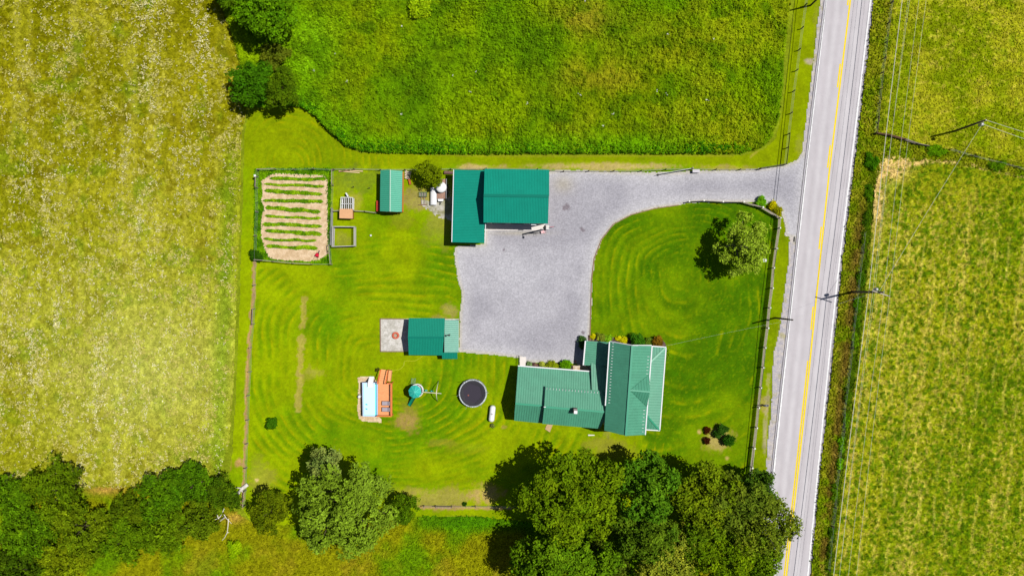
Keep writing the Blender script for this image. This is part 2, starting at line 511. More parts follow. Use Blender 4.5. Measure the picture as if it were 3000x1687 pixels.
def hay_col(X, Y):
    dx = X - (Y-900)*-.125
    big = fbm(X, Y, 200, 95)
    dots = fbm(X, Y, 8, 96, 2, .45); tan = fbm(X*1.2, Y*.8, 6.5, 97, 2, .5); row = fbm(dx, Y*.05, 30, 98, 2)
    col = mix((116,134,12), (142,148,20), ss(.3, .7, big))
    col = mix(col, (192,174,82), ss(.47, .7, tan*.66+row*.34)*.72*ss(480, 640, Y))
    col = mix(col, (70,104,4), ss(.5, .68, dots*.85+(1-row)*.15)*.75)
    m_ = np.abs(((dx+(fbm(X, Y, 80, 102, 2)-.5)*16) % 41)-20.5)
    col = mix(col, (204,186,96), ss(6, 1.5, m_)*ss(.42, .64, fbm(X*.6, Y*.25, 12, 103, 2))*ss(620, 760, Y)*.5)
    sw = fbm(X, Y, 7, 101, 3)
    straw = 1.3*np.exp(-(((X-2610)/52)**2+((Y-490)/44)**2)) + 1.3*np.exp(-(((X-2568)/20)**2+((Y-590)/90)**2)) + ss(16, 6, pdist([(2590,470),(2650,480),(2740,467),(2800,470),(2900,492),(3100,530)], X, Y, False))
    col = mix(col, (206,178,110), np.clip(straw, 0, 1)*ss(.3, .5, sw))
    return col*(.96+.4*sw)[..., None]
def hay_h(X, Y):
    return .06+.22*fbm(X, Y, 9, 99, 3)+.18*ss(.5, .7, fbm(X, Y, 8, 96, 2, .45))
sheet('hay_field', HAY, 0.19, hay_col, ROUGHM, z=0.02, hfn=hay_h, rag=5)
VERG = [(2590,-160),(2660,-160),(2620,0),(2600,200),(2585,380),(2610,400),(2760,438),(2900,462),(3100,520),(3100,545),(2900,500),(2780,478),(2680,470),(2590,468),(2555,560),(2550,700),(2532,900),(2508,1120),(2474,1380),(2436,1687),(2410,1900),
        (2350,1900),(2374,1687),(2404,1366),(2440,1050),(2466,780),(2510,430),(2560,0),(2575,-160)]
def verg_col(X, Y):
    t = (X-xat(ROADR, Y))/(xat([(2630,-160),(2612,0),(2582,350),(2550,700),(2530,900),(2505,1120),(2470,1380),(2434,1687),(2405,1900)], Y)-xat(ROADR, Y)+1e-6)
    med = fbm(X, Y, 30, 111); sm = fbm(X, Y, 7, 112, 3)
    col = mix((112,138,6), (142,150,22), ss(.3, .7, med))
    br = np.exp(-((t-.55)/.22)**2)*ss(500, 700, Y)
    col = mix(col, (112,88,38), br*ss(.34, .6, med+.1)*.8)
    col = mix(col, (66,98,6), ss(.62, .8, t)*ss(1.08, .9, t)*ss(430, 600, Y)*.85)
    col = mix(col, (172,150,72), ss(.6, .8, sm)*.5)
    return col*(.9+.4*sm)[..., None]
def verg_h(X, Y):
    return .05+.25*fbm(X, Y, 9, 113, 3)
sheet('verge', VERG, 0.18, verg_col, ROUGHM, z=0.012, hfn=verg_h, rag=4)
# ---- rough grass to the south
SOUTH = [(-180,1400),(300,1400),(600,1440),(690,1500),(745,1535),(900,1540),(1100,1520),(1235,1512),(1400,1512),(1560,1530),(2100,1590),(2240,1560),(2236,1687),(2200,1900),(-180,1900)]
def south_col(X, Y):
    big = fbm(X, Y, 120, 121); med = fbm(X, Y, 45, 122); sm = fbm(X, Y, 8, 123, 3)
    col = mix((108,148,6), (146,148,14), ss(.35, .62, big))
    col = mix(col, (168,146,40), ss(.5, .7, fbm(X, Y, 90, 124))*ss(1560, 1640, Y)*.45)
    col = mix(col, (76,138,4), ss(1570, 1530, Y)*ss(1180, 1250, X)*.8)
    col = mix(col, (196,160,72), np.exp(-(((X-310)/60)**2+((Y-1432)/16)**2))+np.exp(-(((X-690)/30)**2+((Y-1515)/16)**2))*.9)
    return col*(.8+.4*sm)[..., None]
def south_h(X, Y):
    d = pdist(SOUTH, X, Y)/S
    return ss(0, .4, d)*(.1+.4*fbm(X, Y, 10, 125, 3))
sheet('rough_grass', SOUTH, 0.19, south_col, ROUGHM, z=0.016, hfn=south_h, rag=4)

# ------------------------------------------------------------------ road and driveway
def band(name, La, Lb, m, z, colfn=None, parent=None, ys=None):
    ys = ys if ys is not None else np.linspace(-420, 2000, 300)
    mb = MB()
    a = [P(xat(La, y), y, 0) for y in ys]; b = [P(xat(Lb, y), y, 0) for y in ys]
    vs = [(p.x, p.y, z) for p in a] + [(p.x, p.y, z) for p in b]
    n = len(ys)
    mb.add(vs, [(i, i+1, n+i+1, n+i) for i in range(n-1)])
    mb.f = [tuple(f) for f in mb.f]
    return mb.build(name, m, parent)
def off(line, d): return [(x+d, y) for x, y in line]
SHL = [(2455,-420),(2406,-20),(2350,450),(2318,560),(2309,780),(2293,890),(2282,979),(2267,1034),(2262,1100),(2262,1160),(2259,1212),(2247,1316),(2245,1398),(2215,1687),(2185,2000)]
def shoulder_poly(): return SHL + list(reversed(off(ROADR, 15)))
def road_col(X, Y):
    t = (X-xat(ROADL, Y))/(xat(ROADR, Y)-xat(ROADL, Y))
    sm = fbm(X, Y*.3, 14, 131, 3)
    col = np.ones(X.shape+(3,))*np.array((206,201,206))
    tracks = np.exp(-((t-.16)/.05)**2)+np.exp(-((t-.36)/.05)**2)+np.exp(-((t-.64)/.05)**2)+np.exp(-((t-.86)/.05)**2)
    col = mix(col, (196,190,195), tracks*.7)
    col = mix(col, (216,212,216), np.exp(-((t-.27)/.04)**2)*.5+np.exp(-((t-.75)/.05)**2)*.5)
    col = mix(col, (176,172,180), ss(.0, -.06, t)+ss(1.0, 1.05, t))
    return col*(.96+.08*sm)[..., None]
def shoulder_col(X, Y):
    sm = fbm(X, Y, 6, 133, 3)
    col = mix((182,178,186), (205,196,190), ss(.35, .7, sm))
    return mix(col, (168,160,90), ss(.62, .8, fbm(X, Y, 20, 134))*.5)
sheet('road_shoulder', shoulder_poly(), 0.2, shoulder_col, GRAVELM, z=0.03, rag=2.5, ragscale=10)
road_poly = off(ROADL, -8) + list(reversed(off(ROADR, 7)))
road = sheet('road', road_poly, 0.24, road_col, ASPHM, z=0.05, rag=0.4)
ORG[road.name] = Vector((0, 0, 0))
WHITE = mat('road_paint_white', cc(248,248,250), rough=0.8, var=0.14, scale=4.0)
YELLOW = mat('road_paint_yellow', cc(255,222,0), rough=0.9, var=0.08, scale=3.0)
def wob(line, amp, seed):
    ys = np.linspace(-420, 2000, 900)
    x = xat(line, ys) + (vn(ys, ys*0, 5, seed)-.5)*amp
    return list(zip(x, ys)), ys
la, ys_ = wob(off(ROADL, -2.6), 1.4, 3); lb, _ = wob(off(ROADL, 1.6), 2.2, 5)
band('edge_line', la, lb, WHITE, 0.056, parent=road, ys=ys_)
la, ys_ = wob(off(ROADR, -1.8), 1.6, 7); lb, _ = wob(off(ROADR, 2.2), 0.8, 9)
band('edge_line', la, lb, WHITE, 0.056, parent=road, ys=ys_)
band('centre_line', off(ROADC, .6), off(ROADC, 5.4), YELLOW, 0.056, parent=road)
for y0, y1 in ((-290,-220),(-55,17),(188,257),(426,492),(664,730),(898,965),(1056,2000)):
    yy = np.linspace(y0, y1, max(4, int((y1-y0)/10)))
    xo = -5.6
    band('dash_line', off(ROADC, xo), off(ROADC, xo+4.4), YELLOW, 0.056, parent=road, ys=yy)

DRIVE = [(1600,505),(1640,498),(1730,500),(1815,504),(1900,505),(1980,505),(2085,499),(2180,498),(2250,492),(2300,484),(2335,470),(2352,440),(2366,470),(2340,700),(2300,690),(2300,660),(2288,620),(2250,597),(2200,592),(2120,594),(2062,592),(2018,596),(1990,600),(1920,610),(1852,628),(1799,656),(1764,700),(1743,757),(1735,815),(1733,897),(1726,1000),(1722,1045),(1716,1075),(1694,1080),(1693,1066),(1525,1060),(1522,1048),(1440,1038),(1345,1030),(1347,932),(1353,860),(1338,800),(1330,745),(1335,722),(1420,716),(1424,500)]
def drive_col(X, Y):
    big = fbm(X, Y, 110, 141); sm = fbm(X, Y, 5, 142, 2)
    d = pdist(DRIVE, X, Y)
    col = mix((170,168,177), (186,184,192), ss(.3, .7, big))
    col = mix(col, (206,204,208), ss(46, 10, d)*.55)
    col = mix(col, (198,197,204), np.exp(-(((X-1510)/90)**2+((Y-790)/60)**2))*.6)
    col = mix(col, (205,196,172), ss(12, 2, d)*.5)
    col = mix(col, (196,184,150), np.exp(-(((X-1650)/30)**2+((Y-540)/25)**2))*.4 + np.exp(-(((X-1520)/80)**2+((Y-683)/7)**2))*.4)
    for x, y, r in ((1660,606,9),(1653,613,5),(1704,672,5),(1710,676,4),(1476,732,3),(1707,975,6)):
        col = mix(col, (128,118,126), ss(1.4, .6, np.hypot(X-x, Y-y)/r+(sm-.5)*1.5)*.8)
    return col*(.94+.12*sm)[..., None]
sheet('driveway', DRIVE, 0.15, drive_col, GRAVELM, z=0.04, rag=3.5, ragscale=9)

def flatsheet(name, poly, base, alt, m=None, z=0.03, rag=3, cell=0.12, sc_=8):
    f = lambda X, Y: mix(base, alt, ss(.3, .7, fbm(X, Y, sc_, 151, 3)))
    return sheet(name, poly, cell, f, m or GRAVELM, z=z, rag=rag, ragscale=8)
flatsheet('patio', [c2(458,135),(1345,933.5),(1345,1030),c2(740,520),c2(462,520)], (196,192,182), (222,218,212), rag=.4, z=0.045)
flatsheet('pool_surround', [c2(190,830) ,c2(240,815),c2(370,815),c2(440,900),c2(440,1280),c2(478,1330),c2(470,1362),c2(430,1350),c2(260,1345),c2(205,1310),c2(188,1200),c2(200,1000),c2(205,900)], (216,186,146), (236,214,180), rag=1.5)
GARD = [c1(*p) for p in ((400,175),(900,195),(940,230),(945,700),(950,1030),(860,1090),(750,1110),(370,1090),(310,1050),(270,960),(235,860),(235,700),(250,600),(270,540),(235,460),(250,400),(240,260),(330,190))]
flatsheet('garden_soil', GARD, (214,184,144), (236,208,172), m=mat('tilled_soil', None, rough=1, attr=True, var=.1, scale=4, fine=.12, fscale=7, spec=.05, bump=.06, bscale=4.0), rag=3)
GWEED = [c1(165,120),c1(980,120),c1(975,1140),c1(160,1090)]
sheet('garden_grass', GWEED, 0.15, lambda X, Y: mix((78,128,6), (124,172,12), ss(.3, .7, fbm(X, Y, 14, 161)))*(.8+.4*fbm(X, Y, 5, 162))[..., None], GRASSM, z=0.02, hfn=lambda X, Y: np.where(inpoly(GARD, X, Y), 0, .0), rag=1)
flatsheet('gravel_pad', [(1238,585),(1285,590),(1330,575),(1330,650),(1300,640),(1262,625),(1235,600)], (150,148,110), (205,200,192), rag=10, sc_=18)
flatsheet('flower_bed', [c3(1160,95),c3(1250,90),c3(1440,118),c3(1640,125),c3(1900,150),c3(2090,150),c3(2130,200),c3(2130,330),c3(1900,330),c3(1160,260)], (84,64,62), (120,98,94), rag=1, z=0.05)
flatsheet('flower_bed', [c3(385,432),c3(640,440),c3(800,432),c3(985,470),c3(985,560),c3(385,520)], (74,52,46), (120,90,74), rag=1, z=0.05)
flatsheet('stone_path', [c3(975,468),c3(1100,460),c3(1200,470),c3(1200,560),c3(975,545)], (196,170,130), (228,212,190), rag=.5, z=0.06, sc_=5)
CONC = mat('concrete', cc(240,232,226), rough=.9, var=.06, scale=2)
mb = MB(); pts = [c4(672,940), c4(1530,955), c4(1520,1035), c4(690,1040)]
mb.slab([P(*p, .07) for p in [(1419,655),(1597,657),(1592,675.5),(1419,675)]], .06)
tag(mb.build('concrete_apron', CONC), kind='structure')
mb = MB(); mb.slab([P(*c3(u, v), .09) for u, v in ((310,362),(388,362),(383,500),(312,500))], .08)
tag(mb.build('concrete_step', CONC), kind='structure')

# ------------------------------------------------------------------ buildings
ROOF_T = mat('teal_roof_metal', cc(0,152,130), rough=.5, var=.07, scale=.5, spec=.12, fine=.06, fscale=5.0)
ROOF_G = mat('green_roof_metal', cc(80,160,128), rough=.5, var=.09, scale=.6, spec=.6, fine=.06, fscale=4.0)
ROOF_L = mat('pale_roof_metal', cc(150,208,186), rough=.5, var=.08, scale=2.0, spec=.3)
ROOF_S = mat('shed_roof_metal', cc(72,180,148), rough=.45, var=.06, scale=1.5, spec=.4)
TRIMG = mat('green_ridge_cap', cc(52,160,124), rough=.4, var=.05)
TRIMT = mat('teal_ridge_cap', cc(0,126,108), rough=.6, var=.05, spec=.05)
WWALL = mat('white_siding', cc(235,232,230), rough=.7, var=.05, stretch=(.1, .1, 8), scale=3)
BWALL = mat('brown_boards', cc(188,126,48), rough=.8, var=.2, stretch=(4, 4, .4), scale=3)
TWALL = mat('tan_metal_wall', cc(205,190,170), rough=.6, var=.05)
GUT = mat('white_gutter', cc(240,240,244), rough=.5, var=.04)
GLASS = mat('window_glass', (0.02, 0.03, 0.04), rough=.1, var=.05, spec=.8)
DARK = mat('dark_metal', (0.02, 0.02, 0.022), rough=.5, var=.1)
BRICK = mat('grey_chimney_brick', cc(150,140,135), rough=.9, var=.2, scale=5)
WMETAL = mat('white_metal', cc(250,250,252), rough=.4, var=.03)
GREYW = mat('weathered_wood', cc(165,152,140), rough=.9, var=.25, stretch=(1, 1, 1), scale=5)
PALEW = mat('pale_wood', cc(238,205,160), rough=.85, var=.12, scale=4)

def ribs(mb, poly, edir, sp, wd=.05, ht=.035):
    """raised seams square to the eave direction, clipped to the roof outline"""
    poly = [Vector(p) for p in poly]
    n_ = Vector((0, 0, 0))
    for i in range(len(poly)): n_ += poly[i].cross(poly[(i+1) % len(poly)])
    n_.normalize()
    if n_.z < 0: n_ = -n_
    u = Vector(edir); u = (u-n_*u.dot(n_)).normalized(); v = n_.cross(u)
    o = poly[0]; q = [((p-o).dot(u), (p-o).dot(v)) for p in poly]
    u0, u1 = min(p[0] for p in q), max(p[0] for p in q)
    k = int((u1-u0)/sp)
    for i in range(k+1):
        x = u0+.06+i*(u1-u0-.12)/max(1, k)
        ys = []
        for j in range(len(q)):
            a, b = q[j], q[(j+1) % len(q)]
            if (a[0] > x) != (b[0] > x): ys.append(a[1]+(b[1]-a[1])*(x-a[0])/(b[0]-a[0]))
        ys.sort()
        for y0, y1 in zip(ys[::2], ys[1::2]):
            if y1-y0 < .12: continue
            p, r = o+u*x+v*y0, o+u*x+v*y1
            s_ = u*wd; up = n_*ht
            mb.add([p-s_, p+s_, p+s_*.35+up, p-s_*.35+up, r-s_, r+s_, r+s_*.35+up, r-s_*.35+up], [(1,2,6,5),(2,3,7,6),(3,0,4,7),(0,1,2,3),(5,6,7,4)])
def roofplane(parent, m, A, B, Cc, D, sp, name='roof', t=.09, extra=None):
    """A,B eave; C,D ridge (C above B)"""
    mb = MB()
    mb.slab([A, B, Cc, D], t)
    ribs(mb, [A, B, Cc, D], Vector(B)-Vector(A), sp)
    return mb.build(name, m, parent)
def cap(parent, a, b, m, wd=.32):
    mb = MB(); mb.beam(Vector(a)+Vector((0,0,.05)), Vector(b)+Vector((0,0,.05)), wd, .05)
    return mb.build('ridge_cap', m, parent)
def gable_walls(parent, pts, m, inset=.35, name='wall'):
    """pts: list of (x,y,z) roof outline corners; straight walls down to the ground"""
    cx = sum(p[0] for p in pts)/len(pts); cy = sum(p[1] for p in pts)/len(pts)
    q = []
    for p in pts:
        v = Vector((p[0]-cx, p[1]-cy, 0)); L = v.length
        v = v*((L-inset)/L)
        q.append(Vector((cx+v.x, cy+v.y, p[2]-.16)))
    n = len(q); mb = MB()
    vs = q + [Vector((p.x, p.y, 0)) for p in q]
    mb.add(vs, [(i, i+n, (i+1) % n+n, (i+1) % n) for i in range(n)])
    return mb.build(name, m, parent), q
def opening(parent, a, b, t0, t1, z0, z1, name, fm, gm_, out=.03, sub='pane'):
    """framed opening on the wall that runs a->b at ground"""
    a, b = Vector((a[0], a[1], 0)), Vector((b[0], b[1], 0))
    p, q = a.lerp(b, t0), a.lerp(b, t1)
    mb = MB(); zc = (z0+z1)/2
    mb.beam(p+Vector((0,0,zc)), q+Vector((0,0,zc)), .10, z1-z0)
    o = mb.build(name, fm, parent)
    d = (q-p).normalized()*.1
    mb = MB(); mb.beam(p+d+Vector((0,0,zc)), q-d+Vector((0,0,zc)), .15, z1-z0-.2)
    mb.build(sub, gm_, o)
    return o

# ---- big barn with lean-to
Z_E, Z_R = 5.1, 6.3
bNW, bNE = P(*c4(678,168), Z_E), P(*c4(1590,182), Z_E)
bRW, bRE = P(*c4(662,545), Z_R), P(*c4(1585,555), Z_R)
bSW, bSE = P(*c4(657,928), Z_E), P(*c4(1568,943), Z_E)
barn = thing('barn', P(1500, 590, 0), 'large barn with bright teal metal gable roof and a lower lean-to wing', 'barn')
roofplane(barn, ROOF_T, bNW, bNE, bRE, bRW, .235)
roofplane(barn, ROOF_T, bSE, bSW, bRW, bRE, .235)
cap(barn, bRW, bRE, TRIMT, .42)
_, q = gable_walls(barn, [bNW, bRW, bSW, bSE, bRE, bNE], TWALL, .5)
opening(barn, q[2], q[3], .08, .34, .1, 3.6, 'garage_door', WWALL, DARK, sub='door_panel')
opening(barn, q[2], q[3], .40, .66, .1, 3.6, 'garage_door', WWALL, DARK, sub='door_panel')
opening(barn, q[2], q[3], .74, .82, .1, 2.2, 'door', WWALL, GLASS)
mb = MB(); mb.beam(P(1556,656.5,4.2), P(1571,656.8,4.2), .3, .25); mb.build('wall_lamp', WMETAL, barn)
lNW, lNE = P(*c4(243,180), 3.2), P(*c4(686,186), 3.7)
lSW, lSE = P(*c4(217,1203), 3.2), P(*c4(672,1217), 3.7)
roofplane(barn, ROOF_T, lNW, lSW, lSE, lNE, .24, name='lean_to_roof')
gable_walls(barn, [lNW, lSW, lSE, lNE], WWALL, .4, name='lean_to_wall')
mb = MB(); mb.beam(lSE+Vector((.07,0,-.06)), P(1421.5,655,3.7)+Vector((.07,0,-.06)), .10, .18); mb.build('fascia', GUT, barn)
mb = MB(); mb.beam(lSW+Vector((-.07,0,-.06)), lNW+Vector((-.07,0,-.06)), .12, .12); mb.build('gutter', GUT, barn)

# ---- goat shed
sNW, sNE, sSW, sSE = P(*c1(1503,140), 2.2), P(*c1(1735,148), 2.2), P(*c1(1497,575), 2.2), P(*c1(1728,582), 2.2)
sN, sS = P(*c1(1608,137), 3.1), P(*c1(1605,580), 3.1)
shed = thing('shed', P(1146, 560, 0), 'narrow shed with sea green metal roof and orange brown walls beside the round tree', 'shed')
roofplane(shed, ROOF_S, sSW, sNW, sN, sS, .3)
roofplane(shed, ROOF_S, sNE, sSE, sS, sN, .3)
mb = MB(); mb.beam(sN+Vector((0,0,.04)), sS+Vector((0,0,.04)), .14, .04); mb.build('ridge_cap', mat('pale_ridge', cc(185,225,205), rough=.5), shed)
_, q = gable_walls(shed, [sSW, sS, sSE, sNE, sN, sNW], BWALL, .12)
mb = MB(); mb.beam(P(*c1(1744,160), 1.9), P(*c1(1740,585), 1.9), .22, .1); mb.build('side_board', BWALL, shed)
opening(shed, q[0], q[2], .3, .6, .1, 1.8, 'door', BWALL, DARK)

# ---- patio shed / sauna hut
hNW, hNE, hSW, hSE = P(*c2(795,128), 2.3), P(*c2(1222,128), 2.3), P(*c2(797,562), 2.3), P(*c2(1192,566), 2.3)
hW, hE = P(*c2(785,355), 3.3), P(*c2(1207,355), 3.3)
hut = thing('cabin', P(1250, 985, 0), 'small teal roofed cabin with pale striped porch roof beside the square gravel patio', 'cabin')
ROOF_H = mat('cabin_roof_metal', cc(22,146,122), rough=.5, var=.05, scale=1.5, spec=.15)
roofplane(hut, ROOF_H, hNW, hNE, hE, hW, .25)
roofplane(hut, ROOF_H, hSE, hSW, hW, hE, .25)
cap(hut, hW, hE, TRIMT, .25)
gable_walls(hut, [hNW, hW, hSW, hSE, hE, hNE], BWALL, .25)
a, b, c_, d_ = P(*c2(1217,150), 2.35), P(*c2(1383,152), 2.1), P(*c2(1383,532), 2.1), P(*c2(1215,532), 2.35)
roofplane(hut, ROOF_L, b, c_, d_, a, .3, name='porch_roof')
mb = MB()
for k in range(16):
    t = (k+.5)/16
    p, q2 = a.lerp(d_, t)+Vector((0,0,.02)), b.lerp(c_, t)+Vector((0,0,.02))
    mb.beam(p, q2, .12, .03)
mb.build('roof_stripe', mat('worn_green_stripe', cc(60,150,130), rough=.5, var=.2, scale=3), hut)
for p in (b, c_): mb = MB(); mb.beam((p.x-.1, p.y, 0), (p.x-.1, p.y, p.z-.1), .1, .1); mb.build('porch_post', BWALL, hut)
a, b, c_, d_ = P(*c2(1192,532), 2.45), P(*c2(1367,532), 2.45), P(*c2(1366,608), 1.95), P(*c2(1188,608), 1.95)
roofplane(hut, ROOF_H, d_, c_, b, a, .25, name='side_roof')
gable_walls(hut, [a, b, c_, d_], BWALL, .2, name='side_wall')
pb = P(*c2(1280,322), 2.2)
mb = MB(); mb.tube(pb, pb+Vector((0,0,1.5)), .09, .09, 10); mb.tube(pb+Vector((0,0,1.5)), pb+Vector((0,0,1.56)), .16, .16, 10)
mb.build('stove_pipe', DARK, hut, smooth=True)

# ---- farmhouse
ZE, ZR = 6.1, 8.2
house = thing('farmhouse', P(1720, 1140, 0), 'L shaped farmhouse with green standing seam metal roofs, white gutters and a small brick chimney', 'house')
mNW, mNE = P(*c3(1437,175), ZE), P(*c3(1955,225), ZE)
mRN, mRS = P(*c3(1715,225), ZR), P(*c3(1635,1345), ZR)
mSW, mSE = P(*c3(1365,1280), ZE), P(*c3(1870,1335), ZE)
roofplane(house, ROOF_G, mSW, mNW, mRN, mRS, .42)
roofplane(house, ROOF_G, mNE, mSE, mRS, mRN, .42)
cap(house, mRN, mRS, TRIMG, .3)
_, q = gable_walls(house, [mNW, mSW, mRS, mSE, mNE, mRN], WWALL, .45)
hp = [Vector((v.x, v.y, 0)) for v in q]
for t0 in (.15, .62):
    opening(house, hp[4], hp[0], t0, t0+.16, 1.0, 2.4, 'window', GUT, GLASS)
    opening(house, hp[4], hp[0], t0, t0+.16, 3.9, 5.3, 'window', GUT, GLASS)
    opening(house, hp[1], hp[3], t0, t0+.16, 1.0, 2.4, 'window', GUT, GLASS)
    opening(house, hp[1], hp[3], t0, t0+.16, 3.9, 5.3, 'window', GUT, GLASS)
for t0 in (.1, .3, .62, .82):
    opening(house, hp[3], hp[4], t0, t0+.08, .9, 2.3, 'window', GUT, GLASS)
    opening(house, hp[3], hp[4], t0, t0+.08, 4.0, 5.4, 'window', GUT, GLASS)
opening(house, hp[3], hp[4], .46, .54, .1, 2.2, 'door', GUT, BWALL, sub='door_panel')
def gutter(parent, a, b, wd=.16):
    mb = MB(); a = Vector(a); b = Vector(b)
    mb.beam(a, b, wd, .12); return mb.build('gutter', GUT, parent)
gutter(house, mNW+Vector((-.08,0,-.02)), mSW.lerp(mNW, .28)+Vector((-.08,0,-.02)))
gutter(house, mNE+Vector((.09,0,-.02)), mSE+Vector((.09,0,-.02)))
gutter(house, mNW+Vector((0,.08,-.05)), mRN+Vector((0,.08,-.05)), .12)
gutter(house, mNE+Vector((0,.08,-.05)), mRN+Vector((0,.08,-.05)), .12)
# cross gable on the east front
gP = P(*c3(1936,800), 7.9); gA = P(*c3(1926,582), ZE+.12); gB = P(*c3(1897,985), ZE+.12); gI = P(*c3(1688,778), ZR+.02)
for tri, nm in (((gA, gI, gP), 0), ((gB, gP, gI), 1)):
    mb = MB(); mb.slab(tri, .08)
    ribs(mb, tri, gP-gI, .4)
    mb.build('cross_gable_roof', ROOF_G, house)
cap(house, gI, gP, TRIMG, .2)
mb = MB(); v = Vector((-.25,0,-.1)); mb.slab([gA+v, gP+v, gP+v+Vector((-.1,0,0)), gA+v+Vector((-.1,0,0))], .02)
mb = MB(); A_, B_, T_ = gA+Vector((-.3,0,-.1)), gB+Vector((-.3,0,-.1)), gP+Vector((-.3,0,-.12))
mb.add([A_, B_, T_, A_-Vector((.15,0,0)), B_-Vector((.15,0,0)), T_-Vector((.15,0,0))], [(0,1,2),(3,5,4),(0,2,5,3),(1,4,5,2)])
mb.build('gable_wall', WWALL, house)
# east porch with hipped ends
pNE, pSE = P(*c3(2130,247), 2.8), P(*c3(2052,1275), 2.8)
pNW, pSW = P(*c3(1915,232), 2.8), P(*c3(1850,1262), 2.8)
iN, iS = P(*c3(1918,450), 3.7), P(*c3(1868,1060), 3.7)
roofplane(house, ROOF_G, pNE, pSE, iS, iN, .42, name='porch_roof')
mb = MB(); mb.slab([pNW, pNE, iN], .08)
ribs(mb, [pNW, pNE, iN], pNE-pNW, .42)
mb.build('porch_roof', ROOF_G, house)
mb = MB(); mb.slab([pSE, pSW, iS], .08)
ribs(mb, [pSE, pSW, iS], pSE-pSW, .42)
mb.build('porch_roof', ROOF_G, house)
cap(house, pNE, iN, TRIMG, .26); cap(house, pSE, iS, TRIMG, .26)
gutter(house, pNE+Vector((.08,0,-.02)), pSE+Vector((.08,0,-.02)))
gutter(house, pNW+Vector((0,.08,-.02)), pNE+Vector((.08,.08,-.02)))
gutter(house, pSW+Vector((0,-.08,-.02)), pSE+Vector((.08,-.08,-.02)))
for t in (.03, .22, .41, .59, .78, .97):
    p = pNE.lerp(pSE, t); mb = MB(); mb.beam((p.x-.3, p.y, .2), (p.x-.3, p.y, 2.7), .14, .14); mb.build('porch_post', GUT, house)
mb = MB(); mb.slab([(p.x, p.y, .25) for p in (pNW, pNE+Vector((-.2,0,0)), pSE+Vector((-.2,0,0)), pSW)], .24); mb.build('porch_floor', GREYW, house)
# west porch
wNW, wSW = P(*c3(1137,162), 2.7), P(*c3(1110,466), 2.7)
wNE, wSE = P(*c3(1440,182), 3.4), P(*c3(1432,474), 3.4)
roofplane(house, ROOF_G, wSW, wNW, wNE, wSE, .34, name='side_porch_roof')
gutter(house, wNW+Vector((-.08,0,-.02)), wSW+Vector((-.08,0,-.02)), .2)
for p in (wNW, wSW): mb = MB(); mb.beam((p.x+.2, p.y, 0), (p.x+.2, p.y, 2.6), .14, .14); mb.build('porch_post', GUT, house)
# rear wing, lower roof
LE, LR = 2.8, 4.85
rNW, rNE = P(*c3(288,480), LE-.1), P(*c3(1197,550), LE-.1)
rW, rE = P(*c3(255,945), LR), P(*c3(1400,1035), LR)
rSW, rSE = P(*c3(240,1156), LE+.35), P(*c3(600,1192), LE+.35)
rE2 = P(*c3(602,972), LR)
mb = MB()
zz = lambda u, v: P(*c3(u, v), 0)
Dp, Ep = P(*c3(1203,440), 2.95), P(*c3(1428,460), 2.95)
nn_ = (rNE-rNW).cross(rW-rNW)
def on_plane(u, v):
    z = 4.0
    for _ in range(8):
        p = P(*c3(u, v), z); z = rNW.z - ((p.x-rNW.x)*nn_.x+(p.y-rNW.y)*nn_.y)/nn_.z
    return P(*c3(u, v), z)
mainpl = [rNW, rNE, on_plane(1300,1025), rW]
mb.slab(mainpl, .1); ribs(mb, mainpl, rNE-rNW, .36)
mb.build('wing_roof', ROOF_G, house)
mb = MB(); lp = [P(*c3(1200,438), 2.95), P(*c3(1432,455), 2.95), P(*c3(1400,930), 4.62), P(*c3(1215,930), 4.66)]
mb.slab(lp, .08); ribs(mb, lp, lp[1]-lp[0], .36)
mb.build('wing_roof', ROOF_G, house)
roofplane(house, ROOF_G, rSE, rSW, rW, rE2, .36, name='wing_roof')
cap(house, rW, rE2, TRIMG, .28)
gutter(house, rNW+Vector((0,.08,-.02)), rNE+Vector((0,.08,-.02)), .17)
_, q = gable_walls(house, [rNW, rW, rSW, P(*c3(1330,1235), LE+.3), P(*c3(1400,1035), LR-.3), P(*c3(1190,552), LE-.1)], WWALL, .3, name='wing_wall')
# rear wing, raised roof
UE, UR = 4.4, 5.7
uNW, uNE = P(*c3(628,730), UE), P(*c3(1337,786), UE)
uW, uE = P(*c3(614,985), UR), P(*c3(1425,1053), UR)
uSW, uSE = P(*c3(592,1196), UE), P(*c3(1310,1259), UE)
roofplane(house, ROOF_G, uNE, uNW, uW, uE, .36, name='raised_roof')
roofplane(house, ROOF_G, uSW, uSE, uE, uW, .36, name='raised_roof')
cap(house, uW, uE, TRIMG, .28)
gable_walls(house, [uNW, uW, uSW, uSE, uE, uNE], WWALL, .2, name='raised_wall')
chim = P(*c3(995,1022), 5.4)
mb = MB(); mb.box((chim.x, chim.y, 6.05), (.55, .75, 1.7), rz=-.07); ch = mb.build('chimney', BRICK, house)
mb = MB(); mb.box((chim.x+.03, chim.y-.12, 6.96), (.5, .45, .10), rz=-.07); mb.build('chimney_cap', WMETAL, ch)
mb = MB(); mb.box((uW.x+.1, uW.y, UR+.12), (.3, .12, .14)); mb.build('roof_vent', GUT, house)
